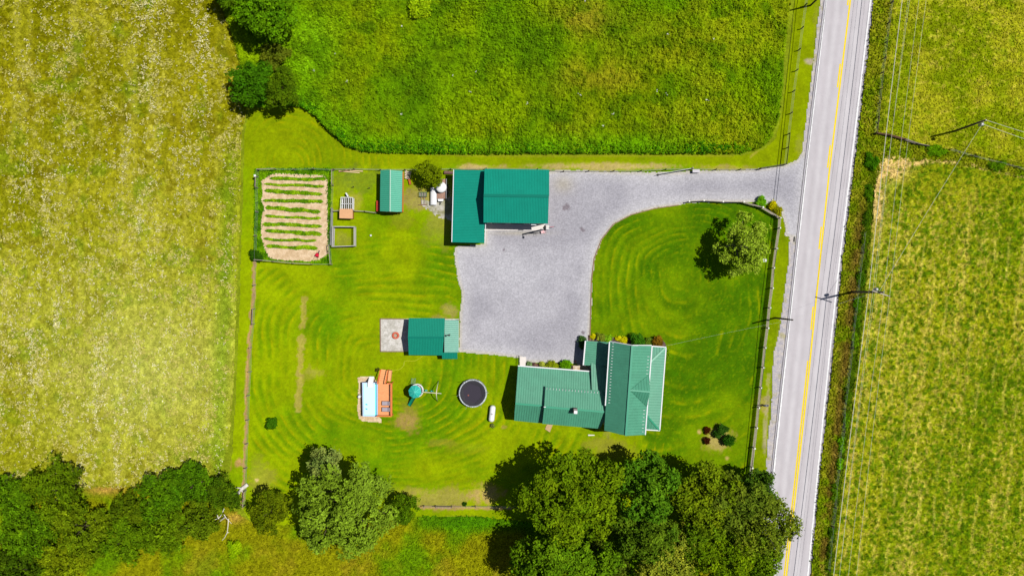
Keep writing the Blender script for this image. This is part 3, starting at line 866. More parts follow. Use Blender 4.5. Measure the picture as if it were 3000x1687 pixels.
# snow guards
sg = MB(); sg.box((0, 0, 0), (.28, .05, .09)); sg0 = sg.build('snow_guard', GUT, house, local=True)
def guards(a, b, n, rz=0, inset=Vector((0, 0, 0))):
    for i in range(n):
        p = Vector(a).lerp(Vector(b), (i+.5)/n) + inset - ORG[house.name]
        o = sg0 if (sg0.location.length < 1e-6) else sg0.copy()
        if o is not sg0: C.objects.link(o); o.parent = house
        o.location = p; o.rotation_euler = (0, 0, rz)
guards(mNW, mSW.lerp(mNW, .3), 21, -.05, Vector((.42, 0, .34)))
guards(mNE.lerp(mSE, .1), mNE.lerp(mSE, .33), 6, -.05, Vector((-.42, 0, .34)))
guards(mNE.lerp(mSE, .70), mNE.lerp(mSE, .98), 7, -.05, Vector((-.42, 0, .34)))
guards(uNW, uNE, 18, math.pi/2-.07, Vector((0, -.3, .2)))

# ------------------------------------------------------------------ vegetation builders
BARK = mat('bark', cc(150,138,120), rough=.9, var=.25, scale=3)
DBARK = mat('dark_bark', cc(96,82,66), rough=.9, var=.25, scale=3)
def tree(name, label, px, py, R, h, col, cat='tree', lobes=60, n=14000, leaf=.30, base=.2, group=None,
         seed=1, tips=0.0, bark=None, sx=1.0, sy=1.0, var=.16, lr=(.15, .25), col2=None, blobs=None, sat=7, cl=10):
    r = np.random.default_rng(seed)
    if cat == 'tree': n = int(n*.8); leaf *= .82
    zc = h*(base + (1-base)/2)
    zt = h*(base + (1-base)*.62)
    c = P(px, py, zt); c = Vector((c.x, c.y, 0))
    t = thing(name, c, label, cat, group)
    hz = h*(1-base)/2
    # outline: a main mass with satellites, so no crown is a ball
    B = []
    if blobs:
        k_ = (1-zt/H)/S
        for bx, by, br, bz in blobs: B.append(((bx-px)*k_, (py-by)*k_, bz*hz, br*k_))
    else:
        B.append((0, 0, .08*hz, .70*R))
        a0 = r.random()*6.28
        for k in range(sat):
            a = a0 + 6.28*(k+.5*r.random())/sat; dd = R*r.uniform(.42, .66); br = R*r.uniform(.26, .44)
            B.append((dd*math.cos(a)*sx, dd*math.sin(a)*sy, hz*r.uniform(-.45, .3), br))
    B = np.array(B)
    bw = B[:, 3]**2/np.sum(B[:, 3]**2)
    L = []
    for k in r.choice(len(B), lobes, p=bw):
        d = r.normal(size=3); d /= np.linalg.norm(d)
        if d[2] < -.35: d[2] = -d[2]*.5
        q = r.uniform(.45, 1.0)
        rad = R*r.uniform(*lr)
        br = max(B[k, 3]-rad*.7, .1*R)
        vz = min(hz*.95, max(br*1.15, hz*.5))
        L.append((B[k, 0]+d[0]*br*q*sx, B[k, 1]+d[1]*br*q*sy, np.clip(B[k, 2]+d[2]*vz*q, -hz*.85, hz-rad*.6), rad))
    L = np.array(L)
    wgt = L[:, 3]**2; wgt /= wgt.sum()
    m_ = max(4, n//cl)
    li = r.choice(len(L), m_, p=wgt)
    d = r.normal(size=(m_, 3)); d /= np.linalg.norm(d, axis=1)[:, None]
    d[:, 2] = np.where(d[:, 2] < -.2, -d[:, 2], d[:, 2])
    rr = L[li, 3]*(.7+.5*r.random(m_))
    cp = L[li, :3] + d*rr[:, None]*np.array([1, 1, .85])
    if tips > 0: cp[:, 2] -= tips*r.random(m_)*(np.hypot(cp[:, 0], cp[:, 1])/R)
    cn = d + np.array([0, 0, .35]) + r.normal(size=(m_, 3))*.3
    cn /= np.linalg.norm(cn, axis=1)[:, None]
    base_c = np.array(cc(*col)); alt = np.array(cc(*(col2 or (min(255, col[0]*1.28+6), min(255, col[1]*1.18), col[2]*1.2))))
    lobe_m = r.random(len(L))
    f = np.clip(lobe_m[li]*.55+r.random(m_)*.6-.1, 0, 1)[:, None]
    cb = (base_c*(1-f)+alt*f)*(1+var*r.normal(size=(m_, 1)))*.98
    # leaves of each spray
    ci = np.repeat(np.arange(m_), cl); n2 = len(ci)
    off_ = r.normal(size=(n2, 3)); off_ -= cn[ci]*np.sum(off_*cn[ci], 1)[:, None]*.65
    stretch = r.normal(size=(m_, 3)); stretch /= np.linalg.norm(stretch, axis=1)[:, None]
    off_ += stretch[ci]*r.normal(size=(n2, 1))*.9
    pos = cp[ci] + off_*leaf*.78
    N = cn[ci] + r.normal(size=(n2, 3))*.38
    colr = np.clip(cb[ci]*(1+.12*r.normal(size=(n2, 1))), .002, .7)
    Z = pos[:, 2]+zc
    keep = Z > .05
    V, F, cl_ = leaves(pos[keep, 0]+c.x, pos[keep, 1]+c.y, Z[keep], N[keep], np.full(keep.sum(), leaf*.9), colr[keep], asp=1.7)
    np_mesh('crown', V, F, cl_, LEAFM, parent=t, org=tuple(c))
    # trunk and limbs
    mb = MB()
    r0 = max(.04, R*.05)
    top = Vector((0, 0, h*(base+.35*(1-base))))
    mb.path([(0,0,-.1), (0.02*R,0,top.z*.5), top], [r0*1.25, r0, r0*.6], 8)
    for k in np.argsort(-L[:, 3])[:min(22, len(L))]:
        e = Vector((L[k, 0], L[k, 1], L[k, 2]+zc))
        s0 = Vector((0, 0, max(h*base*.9, min(top.z, e.z*.65))))
        md = s0.lerp(e, .55)+Vector((0, 0, .06*h))
        mb.path([s0, md, e], [r0*.45, r0*.25, r0*.1], 5, cap=False)
    mb.build('trunk', bark or DBARK, t, local=True, smooth=True)
    return t

def shrub(name, label, px, py, R, h, col, **k):
    k.setdefault('n', int(900+1600*R)); k.setdefault('lobes', 14); k.setdefault('leaf', .14); k.setdefault('base', .04)
    k.setdefault('cat', 'shrub'); k.setdefault('lr', (.24, .38)); k.setdefault('var', .12); k.setdefault('cl', 6); k.setdefault('sat', 5)
    return tree(name, label, px, py, R, h, col, **k)

OAK = (100,136,14); MAP = (82,132,22); POP = (126,158,30); LOC = (116,146,24); BUSH = (80,124,4)
# south-east wood by the road
g1 = 'big trees along the south side of the yard'
tree('maple_tree', 'broad olive green tree, the leftmost crown of the big wood south of the farmhouse', 1650,1468, 8.2,16.5, OAK, lobes=130, n=27000, leaf=.34, seed=11, group=g1, lr=(.1,.19), blobs=[(1720,1345,26,-.2),(1655,1375,40,.1),(1610,1415,48,.2),(1780,1400,44,.1),(1700,1450,92,.35),(1600,1500,66,.1),(1545,1465,44,-.2),(1770,1490,60,.1),(1515,1500,30,-.5),(1650,1545,70,.2),(1760,1560,44,-.1)])
tree('maple_tree', 'olive green tree on the bottom edge below the leftmost big crown of the wood', 1625,1655, 8.0,15, (88,132,16), lobes=110, n=22000, leaf=.34, seed=12, group=g1, lr=(.1,.19), blobs=[(1610,1640,80,.3),(1540,1620,40,-.1),(1520,1660,40,-.3),(1690,1650,70,.2),(1780,1660,44,-.2),(1640,1590,50,.1),(1560,1690,50,0)])
tree('maple_tree', 'bluish green tree in the middle of the wood, straight below the farmhouse front', 1905,1435, 5.8,15.5, MAP, lobes=80, n=17000, leaf=.34, seed=13, group=g1)
tree('maple_tree', 'dark green tree just south of the bluish middle tree of the wood', 1895,1570, 5.4,13, (82,118,22), lobes=70, n=14000, leaf=.34, seed=14, group=g1)
tree('locust_tree', 'yellow green loose tree right of the bluish tree, north side of the wood', 2070,1465, 6.0,14, (108,138,18), lobes=80, n=15000, leaf=.32, seed=15, group=g1)
tree('locust_tree', 'mid green tree between the yellow green tree and the road', 2170,1490, 5.6,14.5, (98,126,30), lobes=80, n=14000, leaf=.32, seed=16, group=g1)
tree('ash_tree', 'airy grey green tree whose branches reach over the yellow centre line of the road', 2240,1545, 6.2,13, (104,130,28), lobes=90, n=11000, leaf=.28, seed=17, group=g1, var=.3)
tree('maple_tree', 'small deep green tree at the south end of the board fence', 2218,1430, 3.6,8, (66,104,24), lobes=40, n=8000, leaf=.28, seed=18, group=g1)
tree('poplar_tree', 'pale sage green tree at the bottom edge in the middle of the wood', 1950,1640, 6.4,11, (132,152,40), lobes=70, n=14000, leaf=.28, seed=19, group=g1)
tree('locust_tree', 'yellow green tree on the bottom edge near the road', 2120,1635, 5.8,11, (104,140,12), lobes=70, n=13000, leaf=.3, seed=20, group=g1)
tree('locust_tree', 'dark olive tree between the pale sage tree and the mid green tree', 2050,1560, 5.0,11, (88,124,16), lobes=60, n=11000, leaf=.32, seed=21, group=g1)
tree('locust_tree', 'ragged dark green tree on the bottom edge closest to the road', 2235,1640, 4.2,10, (92,130,16), lobes=50, n=8000, leaf=.3, seed=22, group=g1)
tree('oak_tree', 'dark tree in the gap of the wood at the bottom edge', 1775,1680, 4.5,10, (76,100,22), lobes=50, n=9000, leaf=.32, seed=23, group=g1)
# middle
tree('poplar_tree', 'large pale grey green poplar, tallest tree south of the pool', 985,1470, 8.4,15.5, POP, lobes=130, n=27000, leaf=.3, seed=24, lr=(.09,.17), col2=(152,186,52), blobs=[(970,1395,44,.2),(1040,1400,36,-.2),(925,1420,34,-.2),(880,1440,30,-.5),(1010,1470,80,.35),(930,1500,70,.1),(880,1510,40,-.2),(1080,1480,50,0),(1110,1440,34,-.4),(1000,1560,84,.2),(930,1580,60,-.1),(1070,1560,60,0),(1010,1615,56,-.3),(1120,1530,40,-.2),(1060,1430,50,0),(985,1420,56,.1),(1090,1420,30,-.3),(965,1345,30,-.3)])
tree('poplar_tree', 'narrow top of a second poplar rising over the north side of the big pale poplar', 950,1370, 3.4,12, (124,150,66), lobes=36, n=7000, leaf=.3, seed=25)
tree('cedar_tree', 'dark olive evergreen tree on the left side of the pale poplar', 790,1500, 3.9,7.5, (92,116,6), lobes=60, n=11000, leaf=.22, seed=26)
tree('cedar_tree', 'small dark evergreen tree on the right side of the pale poplar', 1190,1490, 2.9,6.5, (78,118,10), lobes=44, n=8000, leaf=.2, seed=27, tips=.6)
# south-west hedge
g2 = 'bushy trees of the south west hedgerow'
HL = [(25,1450,4.0,7,BUSH,'dark bushy tree at the left edge, northernmost of the hedgerow corner'),
      (165,1440,5.4,8,(88,122,10),'bushy tree with a rounded top reaching into the flowery meadow'),
      (70,1570,5.6,8,(80,124,8),'bushy bright edged tree at the left border, middle of the hedgerow'),
      (240,1550,5.4,7.5,(98,128,14),'olive bushy tree in the middle of the hedgerow mass'),
      (30,1670,5,7,(66,98,8),'dark tree in the bottom left corner of the photo'),
      (370,1490,3.4,5.5,(84,112,10),'small dark olive tree beside the bare yellow patch'),
      (355,1590,4.4,6.5,(90,130,10),'bright green leafy tree south of the small olive tree'),
      (470,1450,4.6,7,(78,124,4),'vivid green bushy tree, highest of the hedgerow near the track'),
      (560,1420,3.8,6.5,(72,118,6),'dark green bushy tree at the right part of the hedgerow top'),
      (655,1450,3.3,6,(70,104,6),'dark bushy tree next to the fallen white trunk'),
      (470,1560,4.6,6.5,(92,130,12),'yellowish green bushy tree south of the vivid one'),
      (580,1530,4.2,6,(88,118,14),'olive bushy tree beside the bare white branches'),
      (180,1645,4.2,5.5,(112,138,14),'yellow green low tree on the bottom side of the hedgerow')]
for i, (x, y, R, h, c, lb) in enumerate(HL):
    tree('hedge_tree', lb, x, y, R, h, c, lobes=70, n=int(2200*R), leaf=.26, seed=40+i, group=g2, base=.08, var=.24)
# north-west group
tree('maple_tree', 'large vivid green tree cut by the top edge of the photo', 785,25, 5.6,11, (88,142,2), lobes=80, n=16000, leaf=.3, seed=60)
tree('maple_tree', 'dark green tree partly outside the top edge, left of the vivid one', 670,-30, 3.2,7, (70,110,8), lobes=40, n=7000, leaf=.28, seed=64)
tree('oak_tree', 'round deep green tree at the corner of the flowery meadow', 740,240, 4.1,8, (62,116,10), lobes=60, n=11000, leaf=.26, seed=61)
tree('cedar_tree', 'dark olive tree next to the round deep green one', 822,262, 3.6,7, (78,114,10), lobes=50, n=9000, leaf=.24, seed=62)
shrub('shrub', 'grey green thicket between the two north west trees', 800,165, 2.8,4, (98,120,24), seed=63, n=6000, lobes=36, leaf=.22, lr=(.14,.24))
shrub('shrub', 'bright yellow green bush at the top edge of the weed field', 1228,18, 2.1,2.4, (150,192,16), seed=65, n=5000, leaf=.2, lobes=24)
# yard trees
tree('willow_tree', 'light green feathery tree on the east lawn inside the fence bend', 2163,716, 5.3,8.6, (136,170,26), lobes=90, n=13000, leaf=.25, seed=66, tips=.6, blobs=[(2195,648,40,0),(2238,680,34,-.2),(2160,688,46,.1),(2120,712,28,-.3),(2192,722,58,.35),(2240,738,28,-.2),(2172,770,44,0),(2215,770,34,-.2),(2135,745,34,-.1)], bark=BARK, base=.16, col2=(184,212,66), lr=(.1,.18))
tree('cherry_tree', 'small round olive green tree between the shed and the barn', 1257,511, 2.9,4.6, (98,122,2), lobes=34, n=5200, leaf=.2, seed=67, col2=(140,160,10))
shrub('shrub', 'small dark bush alone on the south west lawn', 795,1241, 1.15,1.5, (58,110,10), seed=68, tips=.1)
shrub('shrub', 'round dark green bush on the left of the island bed', 2112,1262, 1.2,1.4, (50,96,22), seed=69)
shrub('shrub', 'round dark green bush on the right of the island bed', 2137,1290, 1.15,1.4, (40,90,14), seed=70)
shrub('shrub', 'upper round dark burgundy shrub in the island bed', 2073,1261, .62,.8, (74,38,12), seed=71, col2=(92,50,18), leaf=.09)
shrub('shrub', 'lower round dark burgundy shrub in the island bed', 2072,1290, .66,.8, (70,34,16), seed=72, col2=(88,44,22), leaf=.09)
shrub('shrub', 'small bright yellow green bush below the dead white branches', 688,1608, 1.6,1.8, (140,185,8), seed=73)
shrub('shrub', 'large round dark green shrub against the north wall of the farmhouse', *c3(1770,155), 1.45,1.8, (56,116,20), seed=74)
shrub('shrub', 'reddish brown shrub at the north east corner of the farmhouse', *c3(2020,195), 1.3,1.5, (110,84,22), seed=75, col2=(160,120,30))
shrub('shrub', 'mid green shrub between the dark green and the reddish shrubs', *c3(1915,170), .9,1.1, (96,132,34), seed=76)
shrub('flowering_shrub', 'low bed of bright yellow flowers against the farmhouse north wall', *c3(1600,150), .8,.4, (226,220,4), seed=77, sx=1.9, n=2600, col2=(250,245,30), leaf=.1, cat='flowers')
shrub('flowering_shrub', 'single round yellow flower clump at the west end of the north bed', *c3(1226,114), .42,.4, (236,226,6), seed=78, col2=(250,245,30), leaf=.1, cat='flowers')
shrub('shrub', 'ragged pale green perennial in the north bed', *c3(1320,115), .85,.9, (128,150,44), seed=79, leaf=.12, n=1100)
shrub('shrub', 'bright green hosta clump next to the ragged perennial', *c3(1410,140), .7,.6, (120,180,30), seed=80, leaf=.14)
shrub('shrub', 'dark green shrub at the west porch corner over the gravel', *c3(1085,185), .95,1.2, (62,106,44), seed=81, sy=1.35, sx=.8)
shrub('shrub', 'large bright green round bush by the rear wing door', *c3(885,475), 1.15,1.1, (88,152,6), seed=82)
shrub('shrub', 'yellow green oblong bush in the middle of the rear bed', *c3(715,472), .85,.8, (138,164,24), seed=83, sx=1.35, sy=.8)
shrub('shrub', 'variegated pale clump between the stones and the oblong bush', *c3(590,462), .48,.6, (168,190,70), seed=84, leaf=.12)
shrub('shrub', 'grey green low clump next to the white step', *c3(432,462), .5,.5, (120,160,96), seed=85, leaf=.12)
shrub('shrub', 'bright green rounded shrub at the driveway entrance island', 2231,594, .98,1.0, (104,176,20), seed=86)
shrub('flowering_shrub', 'yellow flowered shrub on the driveway entrance island', 2262,602, .75,.9, (205,205,8), seed=87, col2=(240,225,10), cat='flowers')
shrub('shrub', 'olive and yellow shrub at the tip of the entrance island', 2275,618, .9,.9, (134,150,14), seed=88, col2=(210,200,20))
shrub('shrub', 'dark green weed clump at the south west corner of the garden fence', *c1(180,1040), 1.2,1.2, (44,88,4), seed=89)
shrub('potted_plant', 'tiny dark plant right of the foot of the deck stairs', *c2(572,782), .28,.4, (120,120,40), seed=90, n=240, leaf=.1, cat='plant')
shrub('potted_plant', 'tiny dark plant left of the foot of the deck stairs', *c2(420,738), .32,.4, (80,90,30), seed=91, n=240, leaf=.1, cat='plant')
shrub('shrub', 'small twiggy plant just below the propane tank', *c2(1785,1400), .42,.5, (110,130,60), seed=92, n=300, leaf=.1)
shrub('shrub', 'low green plants along the east foundation of the farmhouse', *c3(2150,330), .55,.5, (110,160,20), seed=93, sy=2.0, n=900, leaf=.13)
shrub('shrub', 'small round bush right of the wire fence gap in the southern shadow', 1361,1476, .32,.4, (40,80,14), seed=94, n=400, leaf=.1)
shrub('shrub', 'bright green bramble patch at the pasture corner east of the road', 2740,443, 1.1,.7, (100,160,8), seed=95, sx=2.4, sy=.8, n=3000)
shrub('shrub', 'bright green bush in the roadside ditch at the pasture corner', 2556,470, 1.2,1.2, (70,132,4), seed=96, sy=1.8, n=3600)
shrub('shrub', 'green weeds in the hedge line near the right edge', 2925,485, 1.1,.8, (88,140,8), seed=97, sx=1.8, sy=.7, n=2400)
# hedge weeds in the ditch east of the road
for i, (x, y, R, c) in enumerate(((2545,560,1.1,(58,112,6)),(2538,640,1.0,(48,90,8)),(2533,700,.9,(70,110,12)),(2522,815,1.1,(52,104,14)),(2512,890,1.0,(64,124,10)),(2510,940,.9,(56,110,10)),(2506,1000,.8,(90,146,12)),(2484,1160,.9,(60,108,10)),(2478,1230,.8,(72,128,8)),(2466,1300,.9,(82,150,6)),(2460,1360,.8,(96,170,14)),(2446,1440,.9,(70,120,8)),(2438,1560,.8,(52,100,10)),(2432,1620,.9,(58,96,8)))):
    where = ('just below the pasture corner','second below the pasture corner','opposite the bend of the drive','level with the white pole crossarm, north of it','just south of the utility pole','south of the utility pole, second clump','third clump south of the utility pole','opposite the mailbox','opposite the island bed','opposite the fence end, upper','opposite the fence end, lower','opposite the overhanging tree tops','lower ditch near the bottom edge, upper clump','lowest clump near the bottom edge')[i]
    shrub('weed_clump', 'leafy weed clump in the roadside ditch '+where, x, y, R*.85, .8, (c[0]+16, c[1]+14, c[2]), seed=110+i, sy=2.2, sx=.7, n=1500, lobes=22, group='weed clumps in the roadside ditch', cat='weeds')

# ---- tall weeds, meadow grass and flowers as stuff
def scatter(poly, dens, prob=None):
    xs = [p[0] for p in poly]; ys = [p[1] for p in poly]
    x0, x1, y0, y1 = max(min(xs), -60), min(max(xs), 3060), max(min(ys), -60), min(max(ys), 1750)
    n = int((x1-x0)*(y1-y0)/S/S*dens)
    X = rng.uniform(x0, x1, n); Y = rng.uniform(y0, y1, n)
    k = inpoly(poly, X, Y)
    X, Y = X[k], Y[k]
    if prob is not None:
        k = rng.random(len(X)) < prob(X, Y); X, Y = X[k], Y[k]
    return X, Y
def stuff(name, label, cat, poly, dens, size, colfn, hfn, prob=None, per=2, spread=.12, upb=1.2, lift=.12, m=BLADEM, asp=1.8):
    X, Y = scatter(poly, dens, prob)
    Z = hfn(X, Y)+.02
    col = np.clip(lin(np.clip(colfn(X, Y), 0, 255))/KEXP, .002, .8)
    X = np.repeat(X, per); Y = np.repeat(Y, per); Z = np.repeat(Z, per); col = np.repeat(col, per, 0)
    n = len(X)
    wx = (X-1500)/S + rng.normal(size=n)*spread; wy = (843.5-Y)/S + rng.normal(size=n)*spread
    wz = Z + rng.random(n)*lift
    N = rng.normal(size=(n, 3)); N[:, 2] = np.abs(N[:, 2])+upb
    col = col*(1+.14*rng.normal(size=(n, 1)))
    V, F, cl = leaves(wx, wy, wz, N, np.full(n, size), np.clip(col, .002, .8), asp=asp)
    return tag(np_mesh(name, V, F, cl, m), label, cat, kind='stuff')
fw = lambda X, Y: np.clip(.18+1.6*ss(.42, .6, fbm(X, Y, 70, 172)), 0, 1)
def clumps(name, label, cat, poly, dens, colfn, hfn, prob, rad=.2, hh=.45, leaf=.13, per=10):
    """leafy plants: a small dome of leaves each"""
    X, Y = scatter(poly, dens, prob)
    Z0 = hfn(X, Y)
    col = np.clip(lin(np.clip(colfn(X, Y), 0, 255))/KEXP, .002, .8)*(1+.18*rng.normal(size=(len(X), 1)))
    s_ = .6+.8*rng.random(len(X))
    i = np.repeat(np.arange(len(X)), per); n = len(i)
    d = rng.normal(size=(n, 3)); d /= np.linalg.norm(d, axis=1)[:, None]; d[:, 2] = np.abs(d[:, 2])
    wx = (X[i]-1500)/S + d[:, 0]*rad*s_[i]; wy = (843.5-Y[i])/S + d[:, 1]*rad*s_[i]
    wz = Z0[i] + hh*s_[i]*(.35+.65*d[:, 2])
    N = d+np.array([0, 0, .5])+rng.normal(size=(n, 3))*.3
    cl = np.clip(col[i]*(1+.12*rng.normal(size=(n, 1))), .002, .8)
    V, F, cl = leaves(wx, wy, wz, N, np.full(n, leaf), cl, asp=1.6)
    return tag(np_mesh(name, V, F, cl, BLADEM), label, cat, kind='stuff')
clumps('tall_weeds', 'tall leafy weeds covering the field north of the barn', 'weeds', FIELD, 9.0, lambda X, Y: field_col(X, Y)*1.1+6, field_h, fw)
stuff('weed_grass', 'long grass between the weeds of the north field', 'grass', FIELD, 24, .12, lambda X, Y: field_col(X, Y)*1.15+6, field_h, per=2, lift=.2, upb=.8, asp=2.4)
def edge(X, Y): return ss(34, 8, pdist([(740,312),(790,318),(830,308),(880,314),(925,340),(968,388),(1015,428),(1065,446),(1280,451),(1750,450),(2170,450)], X, Y, False))
clumps('tall_weeds', 'taller weeds along the mown edge of the north field', 'weeds', FIELD, 12, lambda X, Y: mix((112,172,6), (72,138,4), ss(.4, .6, fbm(X, Y, 60, 175))), field_h, edge, hh=.6)
stuff('field_flowers', 'few white flower heads dotted over the weeds of the north field', 'flowers', FIELD, .014, .15, lambda X, Y: X[..., None]*0+np.array((245,245,235)), lambda X, Y: field_h(X, Y)+.4, per=3, spread=.1, upb=3, asp=1.2)
stuff('meadow_grass', 'yellow green long grass of the west meadow', 'grass', MEAD, 24, .13, lambda X, Y: mead_col(X, Y)*1.05, mead_h, per=2, lift=.15, upb=.8, asp=2.4)
def flw(X, Y):
    a = fbm(X*2.4, Y*.45, 70, 181); b = fbm(X, Y, 10, 182, 2)
    band_ = .7*np.exp(-((X-(430-Y*.05))/46)**2)+.55*np.exp(-((X-(610-Y*.08))/50)**2)*ss(800, 500, Y)+.55*np.exp(-((X-330)/260)**2)*ss(700, 950, Y)+.3*np.exp(-((X-120)/120)**2)*ss(300, 600, Y)+.3*np.exp(-((X-660)/25)**2)*ss(700, 850, Y)
    return np.clip(ss(.47, .72, a*.55+b*.45)*(.16+1.25*band_)+.012, 0, 1)
stuff('wildflowers', 'cream white wildflower heads scattered through the west meadow', 'flowers', MEAD, 16, .14, lambda X, Y: mix((226,214,120), (250,246,200), rng.random(len(X))), lambda X, Y: mead_h(X, Y)+.25, prob=flw, per=3, spread=.11, lift=.1, upb=3, asp=1.2)
stuff('seed_grass', 'pale straw coloured seed heads in the west meadow', 'grass', MEAD, 14, .15, lambda X, Y: mix((196,190,84), (222,212,120), rng.random(len(X))), lambda X, Y: mead_h(X, Y)+.1, prob=lambda X, Y: ss(.48, .75, fbm(X, Y, 26, 183))*.75, per=3, spread=.14, lift=.15, upb=1.2, asp=2.4)
stuff('pasture_grass', 'straw flecked grass of the pasture at the top right', 'grass', PAST, 18, .13, lambda X, Y: past_col(X, Y)*1.08, past_h, per=2, lift=.14, upb=.9, asp=2.6)
stuff('hay_stubble', 'dark green tufts and straw of the mown hay field on the right', 'grass', HAY, 22, .11, lambda X, Y: hay_col(X, Y)*1.0, hay_h, per=2, lift=.12, upb=.9, asp=2.2)
stuff('ditch_brush', 'brown and green brush in the ditch along the road', 'brush', VERG, 22, .16, lambda X, Y: verg_col(X, Y), verg_h, per=2, lift=.3, upb=.6, asp=2.6)
stuff('rough_grass_tufts', 'long grass tufts south of the yard', 'grass', SOUTH, 16, .18, lambda X, Y: south_col(X, Y)*1.06, south_h, per=2, lift=.2, upb=.8, asp=2.4)
def gw(X, Y): return (~inpoly([(x, y) for x, y in GARD], X, Y))*1.0
stuff('garden_weeds', 'green weeds inside the garden fence around the soil', 'weeds', GWEED, 26, .15, lambda X, Y: mix((74,130,4), (126,176,14), ss(.3, .7, fbm(X, Y, 14, 161))), lambda X, Y: X*0+.05, prob=gw, per=2, lift=.25)
# crop rows
ordn = ['first','second','third','fourth','fifth','sixth','seventh','eighth','ninth','last']
for i, (u0, u1, v0, v1, th) in enumerate(((335,925,232,238,34),(275,905,293,312,26),(280,885,362,395,38),(265,895,462,474,36),(285,865,540,580,44),(285,870,625,656,24),(255,880,708,735,36),(285,880,783,822,44),(270,820,872,890,26),(295,835,945,968,36))):
    n = 1500; t = rng.random(n)
    tw = th*(.55+.55*vn(t*30, t*0, 3, 20+i))*ss(0, .04, t)*ss(1, .96, t)
    u = u0+(u1-u0)*t; v = v0+(v1-v0)*t + (rng.random(n)-.5)*tw + (vn(t*20, t*0, 4, 40+i)-.5)*14
    px, py = c1(u, v)
    wx = (px-1500)/S; wy = (843.5-py)/S; wz = .06+rng.random(n)*.22
    N = rng.normal(size=(n, 3)); N[:, 2] = np.abs(N[:, 2])+.9
    g = fbm(px, py, 12, 190)
    col = np.clip(lin(mix((104,160,6), (160,204,24), ss(.3, .7, g)))/KEXP, .002, .8)*(1+.15*rng.normal(size=(n, 1)))
    V, F, cl = leaves(wx, wy, wz, N, np.full(n, .16), np.clip(col, .002, 1))
    tag(np_mesh('crop_row', V, F, cl, BLADEM, org=tuple(P(*c1(u0, v0), 0))), ordn[i]+' green crop row of the garden counted from its north end', 'crop row', 'green crop rows in the garden soil')

# ------------------------------------------------------------------ fences
ROPE = Vector((0, 0, 1))
def post_mb(x, y, h, wd=.13):
    mb = MB(); mb.box((x, y, h/2), (wd, wd, h)); return mb
WPOST = mat('silver_wood', cc(200,188,176), rough=.9, var=.2, scale=6)
RAILM = mat('board_rail', cc(208,194,176), rough=.9, var=.3, scale=2.5, stretch=(6, 1, 6))
CAPM = mat('white_post_cap', cc(250,248,240), rough=.6)
def board_fence(label, pts, hh=1.35, nr=4, rails=True):
    base = P(*pts[0], hh); t = thing('board_fence', (base.x, base.y, 0), label, 'fence')
    W = [P(*p, hh) for p in pts]
    for p in W:
        o = post_mb(p.x, p.y, hh, .15).build('post', WPOST, t)
        mb = MB(); mb.box((p.x, p.y, hh+.03), (.22, .22, .06)); mb.build('post_cap', CAPM, o)
    if rails:
        for a, b in zip(W[:-1], W[1:]):
            mb = MB()
            for k in range(nr):
                z = .25 + k*(hh-.38)/(nr-1)
                mb.beam((a.x, a.y, z), (b.x, b.y, z), .05, .15)
            mb.build('rail_section', RAILM, t)
    return t
board_fence('weathered four rail board fence between the east lawn and the road', [(2019.8,589.7),(2062.8,587.5),(2119,590.8),(2179.9,591.2),(2236,607),(2288,638),(2285.9,667.7),(2277,727.7),(2269.3,784.8),(2264.5,844),(2257,901.5),(2251.6,961),(2243.9,1018.6),(2238,1077),(2231.5,1136),(2225.3,1194.5),(2219,1253.5),(2211.8,1313.5),(2205.2,1370.5),(2198,1430)])
WIRE = mat('galvanised_wire', cc(190,190,190), rough=.5, metal=.3)
def wire_fence(label, pts, hh=1.3, wd=.12, m=None, rail=None, name='wire_fence', wires=3, wr=.012):
    base = P(*pts[0], hh); t = thing(name, (base.x, base.y, 0), label, 'fence')
    W = [P(*p, hh) for p in pts]
    for p in W: post_mb(p.x, p.y, hh, wd).build('post', m or GREYW, t)
    mb = MB()
    for a, b in zip(W[:-1], W[1:]):
        for k in range(wires):
            z = hh*(k+.7)/(wires)
            mb.tube((a.x, a.y, z), (b.x, b.y, z), wr, wr, 4, cap=False)
    mb.build('wire', WIRE, t)
    if rail:
        for i in rail:
            a, b = W[i], W[i+1]; mb = MB()
            mb.beam((a.x, a.y, hh-.05), (b.x, b.y, hh-.05), .1, .1); mb.build('top_rail', m or GREYW, t)
    return t
DPOST = mat('dark_old_wood', cc(92,80,66), rough=.95, var=.2)
wire_fence('wire fence on thin wooden posts along the bare strip west of the yard', [(744,762),(741.3,834.6),(739.7,905),(737.5,949.5),(730.2,1019),(728.6,1090),(723.8,1160),(721.8,1232),(719,1302),(716,1374),(714,1441),(710,1486)], rail=[2, 10], m=GREYW)
wire_fence('wire fence with slim posts along the north edge of the driveway and behind the barn', [(975,495),(1035,494),(1113,496),(1185,496),(1320,494),(1424,492),(1575,494),(1652,500),(1726,499),(1800,499),(1880,499),(1952,495),(2024,494),(2100,495),(2171,495),(2230,494)], m=DPOST, hh=1.1)
wire_fence('wire fence of dark posts on the verge along the west side of the road', [(2374,-60),(2365,10),(2355.3,77.6),(2346.7,141.5),(2339,202.5),(2330,264),(2322.5,328.5),(2315,390),(2310.5,431),(2305,480),(2230,492)], m=DPOST, rail=[7, 8, 9])
wire_fence('wire fence of dark posts east of the road, beside the pasture', [(2626,-60),(2617.6,4),(2609,63.8),(2601.3,120.8),(2596.9,167.4),(2590,210.5),(2585.5,258),(2580.6,301),(2577,341),(2570,388)], m=DPOST, rail=[8])
